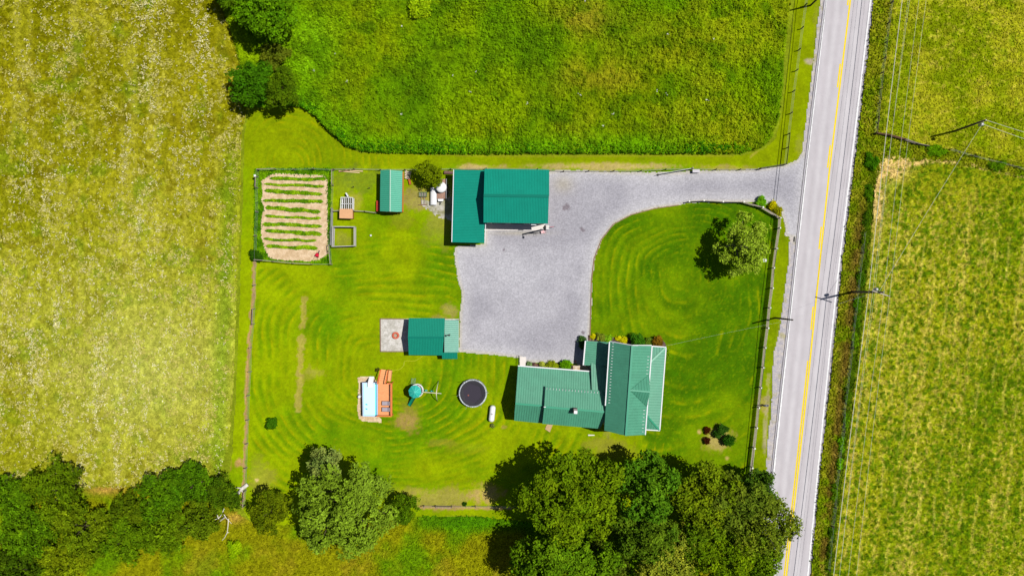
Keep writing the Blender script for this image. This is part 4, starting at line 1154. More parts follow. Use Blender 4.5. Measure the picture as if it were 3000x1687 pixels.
wire_fence('overgrown fence of dark posts in the ditch along the hay field', [(2538,680),(2531,740),(2524,796),(2518,855),(2512,913),(2504.5,967.8),(2501,1019.7),(2493.5,1081.5),(2487,1139),(2478,1199.5),(2476,1265),(2467,1320.5),(2462,1377.6),(2454,1432.6),(2452,1489),(2444,1544.7),(2432,1672)], m=DPOST)
wire_fence('wire fence on pale posts south of the yard between poplar and wood', [(1240,1486),(1275,1486),(1322,1487),(1392,1487),(1460,1488),(1530,1489)], rail=[1], m=GREYW)
# old plank rail at the pasture corner
t = thing('plank_fence', P(2569,388,1.2), 'short brown plank fence sagging at the pasture corner east of the road', 'fence')
ORG[t.name] = t.location.copy()
pl = [P(2569,388,1.2), P(2612,395,1.2), P(2655,407,1.2), P(2690,420,1.1), P(2722,427,.9)]
BRWN = mat('brown_plank', cc(140,104,80), rough=.95, var=.3, scale=4)
for p in pl: post_mb(p.x, p.y, p.z, .14).build('post', DPOST, t)
for i, (a, b) in enumerate(zip(pl[:-1], pl[1:])):
    mb = MB()
    for k in range(3): mb.beam((a.x, a.y, a.z*(.35+.3*k)), (b.x, b.y, b.z*(.35+.3*k)), .06, .18)
    mb.build('rail_section', BRWN if i < 2 else GREYW, t)
wire_fence('line of old posts in the hedge between the pasture and the hay field', [(2790,436),(2855,455),(2985,488),(3060,510)], m=DPOST, hh=1.1)

# garden enclosure
gpts = [c1(*p) for p in ((180,130),(370,122),(570,125),(780,118),(985,130),(982,290),(975,540),(960,800),(950,930),(968,1137),(760,1135),(560,1125),(350,1105),(160,1088),(160,830),(175,575),(170,315),(175,200),(180,130))]
gf = wire_fence('grey post and wire fence enclosing the vegetable garden', gpts, hh=1.5, wd=.1, rail=[0,4,8,10,11,12,16], name='garden_fence', wires=3, wr=.008)
mb = MB(); 
a, b = P(*c1(978,540), 1.5), P(*c1(968,935), 1.5)
for k in range(26):
    tt = k/25; p = a.lerp(b, tt); mb.tube((p.x, p.y, .1), (p.x, p.y, 1.5), .008, .008, 4, cap=False)
for k in range(12): 
    z = .15+k*.12; mb.tube((a.x, a.y, z), (b.x, b.y, z), .012, .012, 4, cap=False)
mb.build('netting', WIRE, gf)
# wire run between garden and shed
wire_fence('low wire divider between the garden and the shed, on both sides of the coop', [c1(985,572), c1(1065,568), c1(1215,570), c1(1330,575), c1(1445,590)], hh=1.0, rail=[0, 2, 3], name='divider_fence')
# small square pen
PENM = mat('grey_pen_wood', cc(205,200,200), rough=.85, var=.15)
pen = thing('animal_pen', P(1007,693,0), 'small square open pen of grey panels beside the garden fence', 'pen')
pc = [P(*c1(*p), 1.4) for p in ((995,738),(1222,740),(1222,942),(988,950))]
for p in pc: post_mb(p.x, p.y, 1.4, .12).build('post', PENM, pen)
for i in range(4):
    a, b = pc[i], pc[(i+1) % 4]; mb = MB()
    mb.beam((a.x, a.y, 1.36), (b.x, b.y, 1.36), .09, .09); mb.beam((a.x, a.y, .12), (b.x, b.y, .12), .09, .12)
    for k in range(1, 14):
        p = a.lerp(b, k/14); mb.tube((p.x, p.y, .1), (p.x, p.y, 1.35), .012, .012, 4, cap=False)
    for k in range(1, 8):
        z = .1+k*.16; mb.tube((a.x, a.y, z), (b.x, b.y, z), .012, .012, 4, cap=False)
    mb.build('mesh_panel', PENM, pen)

# tube gate and box at the driveway
gate = thing('metal_gate', P(2024,497,0), 'long grey tube gate swung open along the north side of the driveway', 'gate')
a, b = P(2022,497,0), P(1927,513,0)
GALV = mat('galvanised_steel', cc(190,192,196), rough=.4, metal=.3, var=.05)
mb = MB()
for z in (.3, .5, .72, .95, 1.2): mb.tube((a.x, a.y, z), (b.x, b.y, z), .035, .035, 6)
for k in (0, .33, .66, 1):
    p = a.lerp(b, k); mb.tube((p.x, p.y, .3), (p.x, p.y, 1.2), .035, .035, 6)
mb.build('gate_frame', GALV, gate)
mb = MB(); mb.lathe((b.x, b.y, .0), [(.17, .0), (.19, .06), (.19, .12), (.17, .18)], 14); mb.build('wheel', DARK, gate)
post_mb(a.x+.1, a.y+.05, 1.5, .18).build('post', GREYW, gate)
bx = thing('storage_box', P(2038,503,0), 'pale grey box standing by the hinge post of the tube gate', 'box')
p = P(2038,502.5,.3); mb = MB(); mb.box((p.x, p.y, .35), (1.05, .42, .6)); o = mb.build('body', mat('grey_box', cc(190,186,196), rough=.6), bx)
mb = MB(); mb.box((p.x, p.y, .68), (1.12, .48, .06)); mb.build('lid', mat('grey_box_lid', cc(206,202,210), rough=.6), bx)

# ------------------------------------------------------------------ poles and wires
POLEM = mat('utility_pole_wood', cc(96,84,76), rough=.9, var=.2, stretch=(1, 1, .2), scale=6)
POLEL = mat('crossarm_wood', cc(205,196,180), rough=.9, var=.15)
INS = mat('insulator', cc(225,228,232), rough=.3)
WLIGHT = mat('bright_cable', cc(226,224,206), rough=.5, metal=.0)
WDARK = mat('dark_cable', (0.03, 0.03, 0.03), rough=.6)
# main pole
pb = P(2494,855,0); ph = 10.4
pole1 = thing('utility_pole', pb, 'tall dark utility pole with a pale crossarm in the hay field east of the road', 'utility pole', 'utility poles')
mb = MB(); mb.tube((pb.x, pb.y, 0), (pb.x, pb.y, ph), .19, .13, 10); mb.build('pole', POLEM, pole1, smooth=True)
A, B = P(2561,850,9.3), P(2610,866,9.3)
A = Vector((A.x, A.y, 9.3)); off_ = Vector((pb.x, pb.y, 0))
dirn = (B-A); mid = Vector((pb.x, pb.y, 9.5)); hl = 1.35
dn = dirn.normalized(); A, B = mid-dn*hl, mid+dn*hl
mb = MB(); mb.beam(A+Vector((0,-.16,0)), B+Vector((0,-.16,0)), .12, .14); arm = mb.build('crossarm', POLEL, pole1)
inspt = []
for s_ in (-1, 0, 1):
    p = mid + dn*hl*.95*s_ + Vector((0, -.16 if s_ else 0, .25 if s_ else 1.05))
    inspt.append(p)
    mb = MB(); mb.lathe((p.x, p.y, p.z-.2), [(.03, 0), (.08, .05), (.05, .1), (.08, .14), (.03, .2)], 8); mb.build('insulator', INS, arm)
tp = Vector((pb.x-.1, pb.y+.42, 8.3)); mb = MB(); mb.lathe((tp.x, tp.y, tp.z-.45), [(.2, 0), (.24, .05), (.24, .8), (.18, .9)], 12); mb.build('transformer', GALV, pole1, smooth=True)
# end-of-line pole (pasture)
pb2 = P(2792,386,0); ph2 = 8.2
pole2 = thing('utility_pole', pb2, 'utility pole with a silver transformer standing in the pasture at the top right', 'utility pole', 'utility poles')
mb = MB(); mb.tube((pb2.x, pb2.y, 0), (pb2.x, pb2.y, ph2), .18, .13, 10); mb.build('pole', POLEM, pole2, smooth=True)
p = Vector((pb2.x-.05, pb2.y-.45, 7.2)); mb = MB(); mb.lathe((p.x, p.y, p.z-.4), [(.2, 0), (.25, .05), (.25, .8), (.2, .88)], 12); mb.build('transformer', GALV, pole2, smooth=True)
mb = MB(); mb.lathe((pb2.x, pb2.y, ph2), [(.04, 0), (.09, .06), (.05, .12), (.09, .18), (.03, .25)], 8); mb.build('insulator', INS, pole2)
# small poles on the west verge
def small_pole(px, py, h, label):
    b = P(px, py, 0)
    t = thing('utility_pole', b, label, 'utility pole', 'utility poles')
    mb = MB(); mb.tube((b.x, b.y, 0), (b.x, b.y, h), .15, .11, 10); mb.build('pole', POLEM, t, smooth=True)
    mb = MB(); mb.beam((b.x-.25, b.y, h-.5), (b.x+.25, b.y, h-.5), .08, .1); mb.build('bracket', GALV, t)
    return Vector((b.x, b.y, h))
t3 = small_pole(2270.4, 931, 7.6, 'short bare utility pole on the verge beside the board fence')
t4 = small_pole(2374, 17, 7.8, 'utility pole on the verge at the top edge, west of the road')
def cable(name, label, pts, r, m, sag=.5, n=16, group='overhead cables along the road'):
    mb = MB(); Q = []
    for a, b in zip(pts[:-1], pts[1:]):
        for k in range(n):
            t = k/n; p = Vector(a).lerp(Vector(b), t); p.z -= sag*4*t*(1-t); Q.append(p)
    Q.append(Vector(pts[-1]))
    mb.path(Q, r, 5)
    o = mb.build(name, m, None, org=tuple(pts[0]))
    return tag(o, label, 'cable', group)
# four conductors of the main line
NP = lambda q, dz=0: Vector((q[0], q[1], q[2]+dz))
def line4(pt, xt, xb, z):   # pt on pole; image x at top (y=-250) and bottom (y=1950)
    a = P(xt, -250, z); b = P(xb, 1950, z)
    return [a, pt, b]
pts = [(P(2545.4,855,7.2), 2675, 2413), (inspt[0], 2700, 2432), (inspt[1], 2726, 2456), (inspt[2], 2748, 2482)]
nmc = ['thick bright lowest cable, westernmost of the main line east of the road', 'thin wire of the main line at the west end of the pale crossarm', 'top wire of the main line passing over the dark utility pole', 'easternmost wire of the main line at the far end of the crossarm']
for i, (p, xt, xb) in enumerate(pts):
    cable('power_line', nmc[i], line4(p, xt, xb, p.z), (.042 if i == 0 else .015), WLIGHT, sag=.4)
cable('power_line', 'second thin cable just right of the bright lowest one', line4(P(2563,855,7.6), 2692, 2430, 7.6), .010, WLIGHT, sag=.4)
cable('power_line', 'wire running diagonally from the crossarm pole to the transformer pole in the pasture', [Vector((pb.x, pb.y, 9.0)), Vector((pb2.x, pb2.y, 8.0))], .017, WLIGHT, sag=.3)
cable('power_line', 'upper of two wires leaving the pasture pole to the right', [Vector((pb2.x, pb2.y, 8.3)), P(3250,462,8.2)], .024, WLIGHT, sag=.2)
cable('power_line', 'lower of two wires leaving the pasture pole to the right', [Vector((pb2.x, pb2.y-.4, 7.5)), P(3250,492,7.5)], .024, WLIGHT, sag=.2)
c_t = [P(2440,-250,5.7), Vector((t4.x, t4.y, 5.7)), Vector((t3.x, t3.y, 5.5)), P(2222,1750,5.6)]
cable('phone_line', 'dark left cable hanging between the short poles on the west verge', c_t, .04, WDARK, sag=.35)
cable('phone_line', 'dark right cable hanging between the short poles on the west verge', [p+Vector((.36,0,-.15)) for p in c_t], .04, WDARK, sag=.35)
def closure(px, py, label):
    p = P(px, py, 5.25); mb = MB(); a = Vector((p.x+.03, p.y+.4, 5.25)); b = Vector((p.x-.06, p.y-.4, 5.25))
    mb.path([a, a.lerp(b, .1), a.lerp(b, .9), b], [.05, .12, .12, .05], 8); tag(mb.build('cable_splice', WDARK, None, org=tuple(p)), label, 'cable splice', 'splice cases on the phone cables')
closure(2327, 701, 'black splice case on the dark cables opposite the driveway island')
closure(2259.5, 1388, 'black splice case on the dark cables near the south end of the board fence')
cable('service_drop', 'thin service wire from the crossarm pole over the road to the farmhouse corner', [Vector((pb.x, pb.y, 8.2)), Vector((t3.x, t3.y, 7.3)), P(1950,1013,4.6)], .007, WLIGHT, sag=.5)

# ------------------------------------------------------------------ pool, deck, loungers
ZD = 1.2
ORANGE = mat('orange_deck_board', cc(255,176,116), rough=.7, var=.2, stretch=(1, 6, 1), scale=2)
ORRAIL = mat('orange_rail_wood', cc(250,138,72), rough=.6, var=.1)
pool = thing('swimming_pool', P(1083,1170,0), 'rectangular above ground pool with pale turquoise water beside the orange deck', 'swimming pool')
NW_, NE_, SE_, SW_ = [P(*c2(*p), ZD) for p in ((246,885),(430,885),(430,1288),(252,1285))]
POOLW = mat('pool_wall', cc(64,70,100), rough=.5); POOLR = mat('pool_rim', cc(205,225,255), rough=.4)
def inset(P4, d):
    c = sum(P4, Vector())/4; out = []
    for p in P4: out.append(Vector((p.x-math.copysign(d, p.x-c.x), p.y-math.copysign(d, p.y-c.y), p.z)))
    return out
o4 = [NW_, NE_, SE_, SW_]; i4 = inset(o4, .18)
mb = MB()
for k in range(4):
    a, b = o4[k], o4[(k+1) % 4]; c_, d_ = i4[(k+1) % 4], i4[k]
    mb.add([a, b, c_, d_, *[Vector((q.x, q.y, 0.02)) for q in (a, b, c_, d_)]], [(0,1,5,4),(2,3,7,6)])
mb.build('wall', POOLW, pool)
mb = MB()
for k in range(4):
    a, b = o4[k], o4[(k+1) % 4]; c_, d_ = i4[(k+1) % 4], i4[k]
    u = Vector((0, 0, .03)); mb.add([a+u, b+u, c_+u, d_+u, a, b, c_, d_], [(0,3,2,1),(0,1,5,4),(2,3,7,6)])
mb.build('rim', POOLR, pool)
mb = MB(); fl = [Vector((q.x, q.y, .06)) for q in i4]
mb.slab(fl, .04)
for k in range(4):
    a, b = i4[k], i4[(k+1) % 4]
    mb.add([a+Vector((0,0,-.01)), b+Vector((0,0,-.01)), Vector((b.x, b.y, .06)), Vector((a.x, a.y, .06))], [(0,1,2,3)])
mb.build('liner', mat('pool_liner', cc(60,225,245), rough=.5, var=.05, scale=1), pool)
wm = bpy.data.materials.new('pool_water'); wm.use_nodes = True
b_ = wm.node_tree.nodes['Principled BSDF']; b_.inputs['Base Color'].default_value = (.40, .84, .86, 1); sset(b_, 'Specular IOR Level', .25); b_.inputs['Roughness'].default_value = .2
sset(b_, 'Transmission Weight', .0); sset(b_, 'IOR', 1.33)
nz = wm.node_tree.nodes.new('ShaderNodeTexNoise'); nz.inputs['Scale'].default_value = 3
bp = wm.node_tree.nodes.new('ShaderNodeBump'); bp.inputs['Distance'].default_value = .006
wm.node_tree.links.new(nz.outputs['Fac'], bp.inputs['Height']); wm.node_tree.links.new(bp.outputs[0], b_.inputs['Normal'])
mb = MB(); mb.add([Vector((q.x, q.y, ZD-.18)) for q in i4], [(3,2,1,0)]); mb.build('water', wm, pool)
mb = MB(); mb.slab([Vector((i4[1].x-.2, i4[1].y, ZD-.1)), Vector((i4[1].x, i4[1].y, ZD-.1)), Vector((i4[2].x, i4[2].y, ZD-.1)), Vector((i4[2].x-.2, i4[2].y, ZD-.1))], .06)  # added strip: railing's shade on the water, painted in by its cyan colour
mb.build('rail_shade_strip', mat('shaded_water_cyan', cc(0,222,245), rough=.6, var=.04, spec=.1), pool)
# ladder, pump
lad = thing('pool_ladder', P(*c2(340,850), 0), 'white plastic step ladder over the north rim of the pool', 'ladder')
a, b, e = P(*c2(358,826), .1), P(*c2(345,880), 1.6), P(*c2(338,935), 1.0)
mb = MB()
for dx in (-.38, .38):
    v = Vector((dx, 0, 0)); mb.path([a+v, b+v, e+v], .05, 6)
mb.build('handrail', WMETAL, lad)
for k in range(6):
    t = k/5; p = a.lerp(b, t); mb = MB(); mb.box((p.x, p.y, p.z), (.76, .3, .05)); mb.build('step', WMETAL, lad)
mb = MB(); mb.box(((b.x+e.x)/2, (b.y+e.y)/2-.1, 1.4), (.8, .7, .06)); mb.build('platform', WMETAL, lad)
pump = thing('pool_pump', P(*c2(215,1055), 0), 'white pool filter pump on the gravel at the west side of the pool', 'pump')
p = P(*c2(213,1052), .3); mb = MB(); mb.lathe((p.x, p.y, 0), [(.2,0),(.24,.1),(.24,.6),(.12,.72)], 14); mb.build('tank', WMETAL, pump, smooth=True)
mb = MB(); mb.tube((p.x-.1, p.y+.3, .25), (p.x+.35, p.y+.32, .25), .1, .1, 8); mb.build('motor', GALV, pump)
mb = MB(); mb.path([(p.x, p.y, .5), (p.x+.35, p.y+.1, .6), (p.x+.6, p.y+.1, .8)], .035, 6); mb.build('hose', WMETAL, pump)
for k, (u, v, w_) in enumerate(((297,1145,'upper'),(297,1197,'lower'))):
    p = P(*c2(u, v), ZD-.1); mb = MB(); mb.box((p.x, p.y, ZD-.13), (.3, .14, .12), rz=-.3); mb.tube((p.x+.1, p.y, ZD-.1), (p.x+.12, p.y, ZD+.05), .05, .02, 8)
    tag(mb.build('pool_float', mat('float_blue', cc(10,175,205), rough=.4), None, org=tuple(p)), w_+' of the two small blue floats in the pool', 'pool float')
# deck
deck = thing('wooden_deck', P(1130,1170,0), 'orange stained wooden deck with railing and stairs on the east side of the pool', 'deck')
dNW, dNE, dSE, dSW = [P(*c2(*p), ZD) for p in ((432,890),(600,890),(600,1272),(432,1272))]
mb = MB(); nB = 28
for k in range(nB):
    t0 = k/nB; t1 = (k+.86)/nB
    mb.slab([dNW.lerp(dSW, t0), dNE.lerp(dSE, t0), dNE.lerp(dSE, t1), dNW.lerp(dSW, t1)], .05)
mb.build('deck_boards', ORANGE, deck)
mb = MB(); mb.slab([v-Vector((0,0,.12)) for v in (dNW, dNE, dSE, dSW)], .15); mb.build('deck_frame', ORRAIL, deck)
def rail(pp, z=ZD, hh=.95, open_=False):
    mb = MB()
    for a, b in zip(pp[:-1], pp[1:]):
        mb.beam((a.x, a.y, z+hh), (b.x, b.y, z+hh), .15, .05)
        mb.beam((a.x, a.y, z+.12), (b.x, b.y, z+.12), .05, .09)
        nb = int((b-a).length/.16)
        for k in range(1, nb):
            q_ = a.lerp(b, k/nb); mb.beam((q_.x, q_.y, z+.12), (q_.x, q_.y, z+hh), .09, .035)
    mb.build('railing', ORRAIL, deck)
    for p in pp:
        mb = MB(); mb.beam((p.x, p.y, 0), (p.x, p.y, z+hh), .11, .11); mb.build('rail_post', ORRAIL, deck)
rail([dNE.lerp(dNW, .28), dNE, dSE, dSW])
# stairs running north
s0, s1 = P(*c2(436,893), ZD), P(*c2(528,893), ZD)
ln = Vector((.12, 1, 0)).normalized()*2.0
for k in range(6):
    f = (k+.5)/6; z = ZD*(1-(k+1)/7)
    c_ = s0.lerp(s1, .5)+ln*f; mb = MB(); mb.box((c_.x, c_.y, z), ((s1-s0).length*.95, .33, .05), rz=-.12); mb.build('stair_tread', ORANGE, deck)
mb = MB()
for s_ in (s0, s1):
    e = s_+ln; mb.beam((s_.x, s_.y, ZD-.1), (e.x, e.y, .1), .05, .25)
mb.build('stringer', ORRAIL, deck)
for s_ in (s0, s1):
    e = s_+ln; mb = MB()
    mb.beam((s_.x, s_.y, ZD+.95), (e.x, e.y, 1.0), .12, .06); mb.beam((e.x, e.y, 0), (e.x, e.y, 1.0), .1, .1); mb.beam((s_.x, s_.y, ZD), (s_.x, s_.y, ZD+.95), .1, .1)
    mb.build('stair_rail', ORRAIL, deck)
q = s1+ln*.55+Vector((.36,0,0)); mb = MB(); mb.box((q.x, q.y, .45), (.45, 1.7, .9), rz=-.12); mb.build('side_bin', ORANGE, deck)
# loungers
LFAB = mat('grey_sling_fabric', cc(178,168,178), rough=.8); LFR = mat('dark_lounger_frame', cc(90,60,60), rough=.5)
def lounger():
    t = thing('sun_lounger', (0, 0, 0), 'x', 'sun lounger', 'sun loungers on the pool deck')
    mb = MB(); mb.box((-.35, 0, .32), (1.15, .6, .04)); mb.build('seat', LFAB, t, local=True)
    mb = MB(); mb.add([(.22,-.3,.34),(.22,.3,.34),(.85,.3,.62),(.85,-.3,.62),(.22,-.3,.30),(.22,.3,.30),(.85,.3,.58),(.85,-.3,.58)], [(0,3,2,1),(4,5,6,7),(0,1,5,4),(2,3,7,6),(1,2,6,5),(0,4,7,3)]); mb.build('backrest', LFAB, t, local=True)
    mb = MB()
    for y in (-.33, .33): mb.beam((-.95, y, .3), (.8, y, .3), .05, .05)
    mb.beam((-.95, -.33, .3), (-.95, .33, .3), .05, .05)
    mb.build('frame', LFR, t, local=True)
    for x in (-.85, .5):
        for y in (-.33, .33): mb = MB(); mb.tube((x, y, 0), (x, y, .3), .025, .025, 6); mb.build('leg', LFR, t, local=True)
    return t
l0 = lounger(); l1 = copy_tree(l0)
for o, v, wd in ((l0, 1127, 'upper'), (l1, 1200, 'lower')):
    p = P(*c2(535, v), ZD); o.location = (p.x, p.y, ZD); o['label'] = wd+' of two grey sling sun loungers side by side on the orange deck'
    o.scale = (.72, .98, 1)

# ------------------------------------------------------------------ play set
TEAL = mat('teal_canopy', cc(40,190,175), rough=.6, var=.05); TSL = mat('green_slide_plastic', cc(0,148,118), rough=.35); CREAM = mat('cream_steel', cc(236,228,206), rough=.5); PINKW = mat('pinkish_white_plastic', cc(235,222,226), rough=.5)
play = thing('playset', P(1220,1140,0), 'octagonal teal roofed play tower with green slide and cream swing frame', 'play set')
cz = 2.9; pcn = P(*c2(866,997), cz)
base_c = P(*c2(895,975), 1.4)
mb = MB(); R8 = 1.03
vs = [(pcn.x, pcn.y, cz+.35)]
for k in range(8):
    t = math.pi/8+k*math.pi/4+.2; vs.append((pcn.x+R8*math.cos(t), pcn.y+R8*math.sin(t), cz-.25))
for k in range(8):
    t = math.pi/8+k*math.pi/4+.2; vs.append((pcn.x+R8*math.cos(t), pcn.y+R8*math.sin(t), cz-.32))
mb.add(vs, [(0, 1+k, 1+(k+1) % 8) for k in range(8)]+[(1+k, 9+k, 9+(k+1) % 8, 1+(k+1) % 8) for k in range(8)])
cano = mb.build('canopy', TEAL, play)
mb = MB()
for k in range(8): mb.beam(Vector(vs[0]), Vector(vs[1+k]), .05, .03)
mb.build('canopy_seam', mat('light_teal', cc(110,225,210), rough=.5), cano)
mb = MB(); mb.lathe((base_c.x, base_c.y, 1.3), [(.0,.0),(.98,.0),(1.0,.08),(0,.08)], 24, cap=False); mb.build('platform', PINKW, play)
for k in range(6):
    t = k*math.pi/3; mb = MB(); x, y = base_c.x+.9*math.cos(t), base_c.y+.9*math.sin(t); mb.tube((x, y, 0), (x, y, 2.6), .04, .04, 8); mb.build('tower_post', CREAM, play)
mb = MB(); mb.ring((base_c.x, base_c.y, 2.0), .98, .07, 28, 6); mb.ring((base_c.x, base_c.y, 1.6), .98, .04, 28, 6); mb.build('guard_rail', WMETAL, play)
a = P(*c2(862,1055), 1.4); b = P(*c2(800,1160), .15)
dd = (b-a); sdv = Vector((-dd.y, dd.x, 0)).normalized()*.26
mb = MB(); n = 8; vs = []
for k in range(n+1):
    t = k/n; c_ = a.lerp(b, t); c_.z = 1.35*(1-t)**1.3+.2
    vs += [c_-sdv+Vector((0,0,.14)), c_-sdv, c_+sdv, c_+sdv+Vector((0,0,.14))]
fs = []
for k in range(n):
    for j in range(3): fs.append((k*4+j, k*4+j+1, (k+1)*4+j+1, (k+1)*4+j))
mb.add(vs, fs); mb.build('slide', TSL, play, smooth=True)
a, b = P(*c2(845,905), 1.4), P(*c2(845,835), .1); a2 = Vector((.3, 0, 0))
mb = MB()
for s_ in (-1, 1): mb.tube(a+a2*s_, b+a2*s_+Vector((.12,0,0)), .03, .03, 6)
for k in range(6): p = a.lerp(b, (k+.4)/6)+Vector((.02*k,0,0)); mb.tube(p-a2, p+a2, .025, .025, 6)
mb.build('ladder', mat('sage_steel', cc(150,190,160), rough=.5), play)
e1, e2 = P(*c2(960,998), 2.4), P(*c2(1180,1016), 2.4)
mb = MB(); mb.tube(e1, e2, .06, .06, 8); mb.build('swing_beam', CREAM, play)
top = P(*c2(1120,1012), 2.4)
for (u, v) in ((1146,865),(1134,1108)):
    f = P(*c2(u, v), 0); m1 = top.lerp(f, .55)+Vector((0, 0, .45)); mb = MB(); mb.path([top, top.lerp(f, .28)+Vector((0,0,.35)), m1, Vector((f.x, f.y, 0))], [.07,.06,.055,.05], 8); mb.build('frame_leg', CREAM, play, smooth=True)
for (u, v) in ((1000,980),(1070,988)):
    p = P(*c2(u, v), .5); tq = e1.lerp(e2, (u-960)/220); mb = MB(); mb.box((p.x, p.y, .5), (.4, .2, .05)); sw = mb.build('swing_seat', TEAL, play)
    mb = MB()
    for s_ in (-.2, .2): mb.tube((p.x+s_, p.y, .5), (tq.x+s_, tq.y, 2.4), .012, .012, 4)
    mb.build('chain', DARK, sw)

# ------------------------------------------------------------------ trampoline
tr = thing('trampoline', P(*c2(1545,1010), 0), 'round black trampoline with a tattered white rim pad on the lawn', 'trampoline')
tc = P(*c2(1550,1014), .9)
NETB = mat('black_mat', (0.012, 0.011, 0.016), rough=.7); PURP = mat('trampoline_mat', cc(54,48,62), rough=.8, var=.1)
mb = MB(); mb.lathe((tc.x, tc.y, .86), [(0.01,0),(2.02,0),(2.02,.03),(0.01,.03)], 40, cap=False); mb.build('bounce_mat', PURP, tr)
mb = MB(); mb.ring((tc.x, tc.y, .99), 2.10, .09, 48, 6, sq=.4); mb.build('rim_pad', mat('tattered_pad', cc(190,198,202), rough=.8, var=.75, scale=4.5), tr)
mb = MB(); mb.ring((tc.x, tc.y, .82), 2.2, .04, 48, 6); mb.build('rim_frame', GALV, tr)
mb = MB(); 
for k in range(48):
    t = 2*math.pi*k/48; t2 = 2*math.pi*(k+1)/48
    mb.add([(tc.x+2.2*math.cos(t), tc.y+2.2*math.sin(t), .05), (tc.x+2.2*math.cos(t2), tc.y+2.2*math.sin(t2), .05), (tc.x+2.2*math.cos(t2), tc.y+2.2*math.sin(t2), .8), (tc.x+2.2*math.cos(t), tc.y+2.2*math.sin(t), .8)], [(0,1,2,3)])
mb.build('skirt', NETB, tr)
for k in range(6):
    t = k*math.pi/3+.1; x, y = tc.x+2.3*math.cos(t), tc.y+2.3*math.sin(t); mb = MB(); mb.path([(x, y, 0), (x, y, 1.9), (x+.12*math.cos(t), y+.12*math.sin(t), 2.3)], .03, 6); mb.build('net_pole', GALV, tr)
# collapsed safety net lying round the edge of the mat
mb = MB(); n_ = 60; vs = []; hexa = lambda t: 1.36/max(.82, math.cos(((t+.3) % (math.pi/3))-math.pi/6))
for k in range(n_):
    t = 2*math.pi*k/n_
    for j, rr_ in enumerate((2.02, 1.75, hexa(t))):
        q_ = rr_*(1 if j < 2 else .97+.06*random.random())
        vs.append((tc.x+q_*math.cos(t), tc.y+q_*math.sin(t), (.98, .97, .93)[j]))
fs = []
for k in range(n_):
    k2 = (k+1) % n_
    for j in range(2): fs.append((k*3+j, k2*3+j, k2*3+j+1, k*3+j+1))
mb.add(vs, fs); mb.build('fallen_net', NETB, tr)
mb = MB(); p = (tc.x-.7, tc.y-.3, .92); mb.lathe(p, [(0,0),(.14,.01),(.08,.03),(0,.04)], 8, cap=False); tag(mb.build('leaf_pile', mat('brown_leaf', cc(150,90,80), rough=.9), None, org=p), 'small brown leaf scrap lying on the trampoline mat', 'leaf')

# propane tank
tk = thing('propane_tank', P(*c2(1778,1253), 0), 'white horizontal propane tank on the lawn right of the trampoline', 'tank')
a, b = P(*c2(1786,1180), .62), P(*c2(1770,1325), .62)
mb = MB(); d = (b-a).normalized(); L_ = (b-a).length
prof = [(-.34,.02),(-.30,.22),(-.2,.36),(-.05,.44),(.05,.46)]
pts_ = [a+d*x for x, r in prof]+[b-d*x for x, r in reversed(prof)]; rs_ = [r for x, r in prof]+[r for x, r in reversed(prof)]
mb.path(pts_, rs_, 20); mb.build('tank_body', WMETAL, tk, smooth=True)
mid_ = a.lerp(b, .5); mb = MB(); mb.lathe((mid_.x, mid_.y, 1.04), [(.13,0),(.13,.12),(.10,.16)], 12); mb.build('valve_dome', mat('grey_dome', cc(205,200,205), rough=.5), tk)
mb = MB(); mb.tube((mid_.x-.18, mid_.y+.06, 1.09), (mid_.x+.2, mid_.y-.06, 1.09), .03, .03, 6); mb.build('valve', DARK, tk)
for s_ in (.2, .8):
    p = a.lerp(b, s_); mb = MB(); mb.box((p.x, p.y, .12), (.7, .12, .24)); mb.build('foot', GALV, tk)

# fire pit, hose
fp = thing('fire_pit', P(*c2(640,332), 0), 'round red brick fire pit on the square gravel patio', 'fire pit')
p = P(*c2(640,332), .2); mb = MB()
mb.lathe((p.x, p.y, 0), [(.3,.02),(.3,.28),(.34,.32),(.52,.32),(.56,.28),(.56,.02)], 18, cap=False); mb.build('brick_ring', mat('red_brick', cc(222,108,80), rough=.9, var=.25, scale=5), fp)
mb = MB(); mb.lathe((p.x, p.y, .05), [(0,0.02),(.29,0)], 16, cap=False); mb.build('ash_bed', mat('ash', cc(190,170,150), rough=1, var=.3, scale=8), fp)
hz_ = [P(*c2(u, v), .03) for u, v in ((965,568),(940,588),(905,612),(870,630),(830,634),(785,629),(750,632),(740,650),(738,680),(722,703),(700,725),(670,737),(640,738),(605,748),(590,770))]
mb = MB(); mb.path([Vector((q.x, q.y, .04)) for q in hz_], .035, 6)
tag(mb.build('garden_hose', mat('yellow_hose', cc(210,215,40), rough=.5), None, org=tuple(hz_[0])), 'yellow garden hose snaking over the grass from the cabin to the deck stairs', 'hose')
# patio edging boards
mb = MB(); q4 = [P(*c2(*p), .08) for p in ((740,138),(460,136),(463,520),(740,521))]
for a, b in zip(q4[:-1], q4[1:]): mb.beam(a, b, .14, .14)
tag(mb.build('patio_edging', mat('grey_brown_timber', cc(150,122,108), rough=.9, var=.2), None, org=tuple(q4[0])), 'low timber edging round the gravel patio', 'edging')

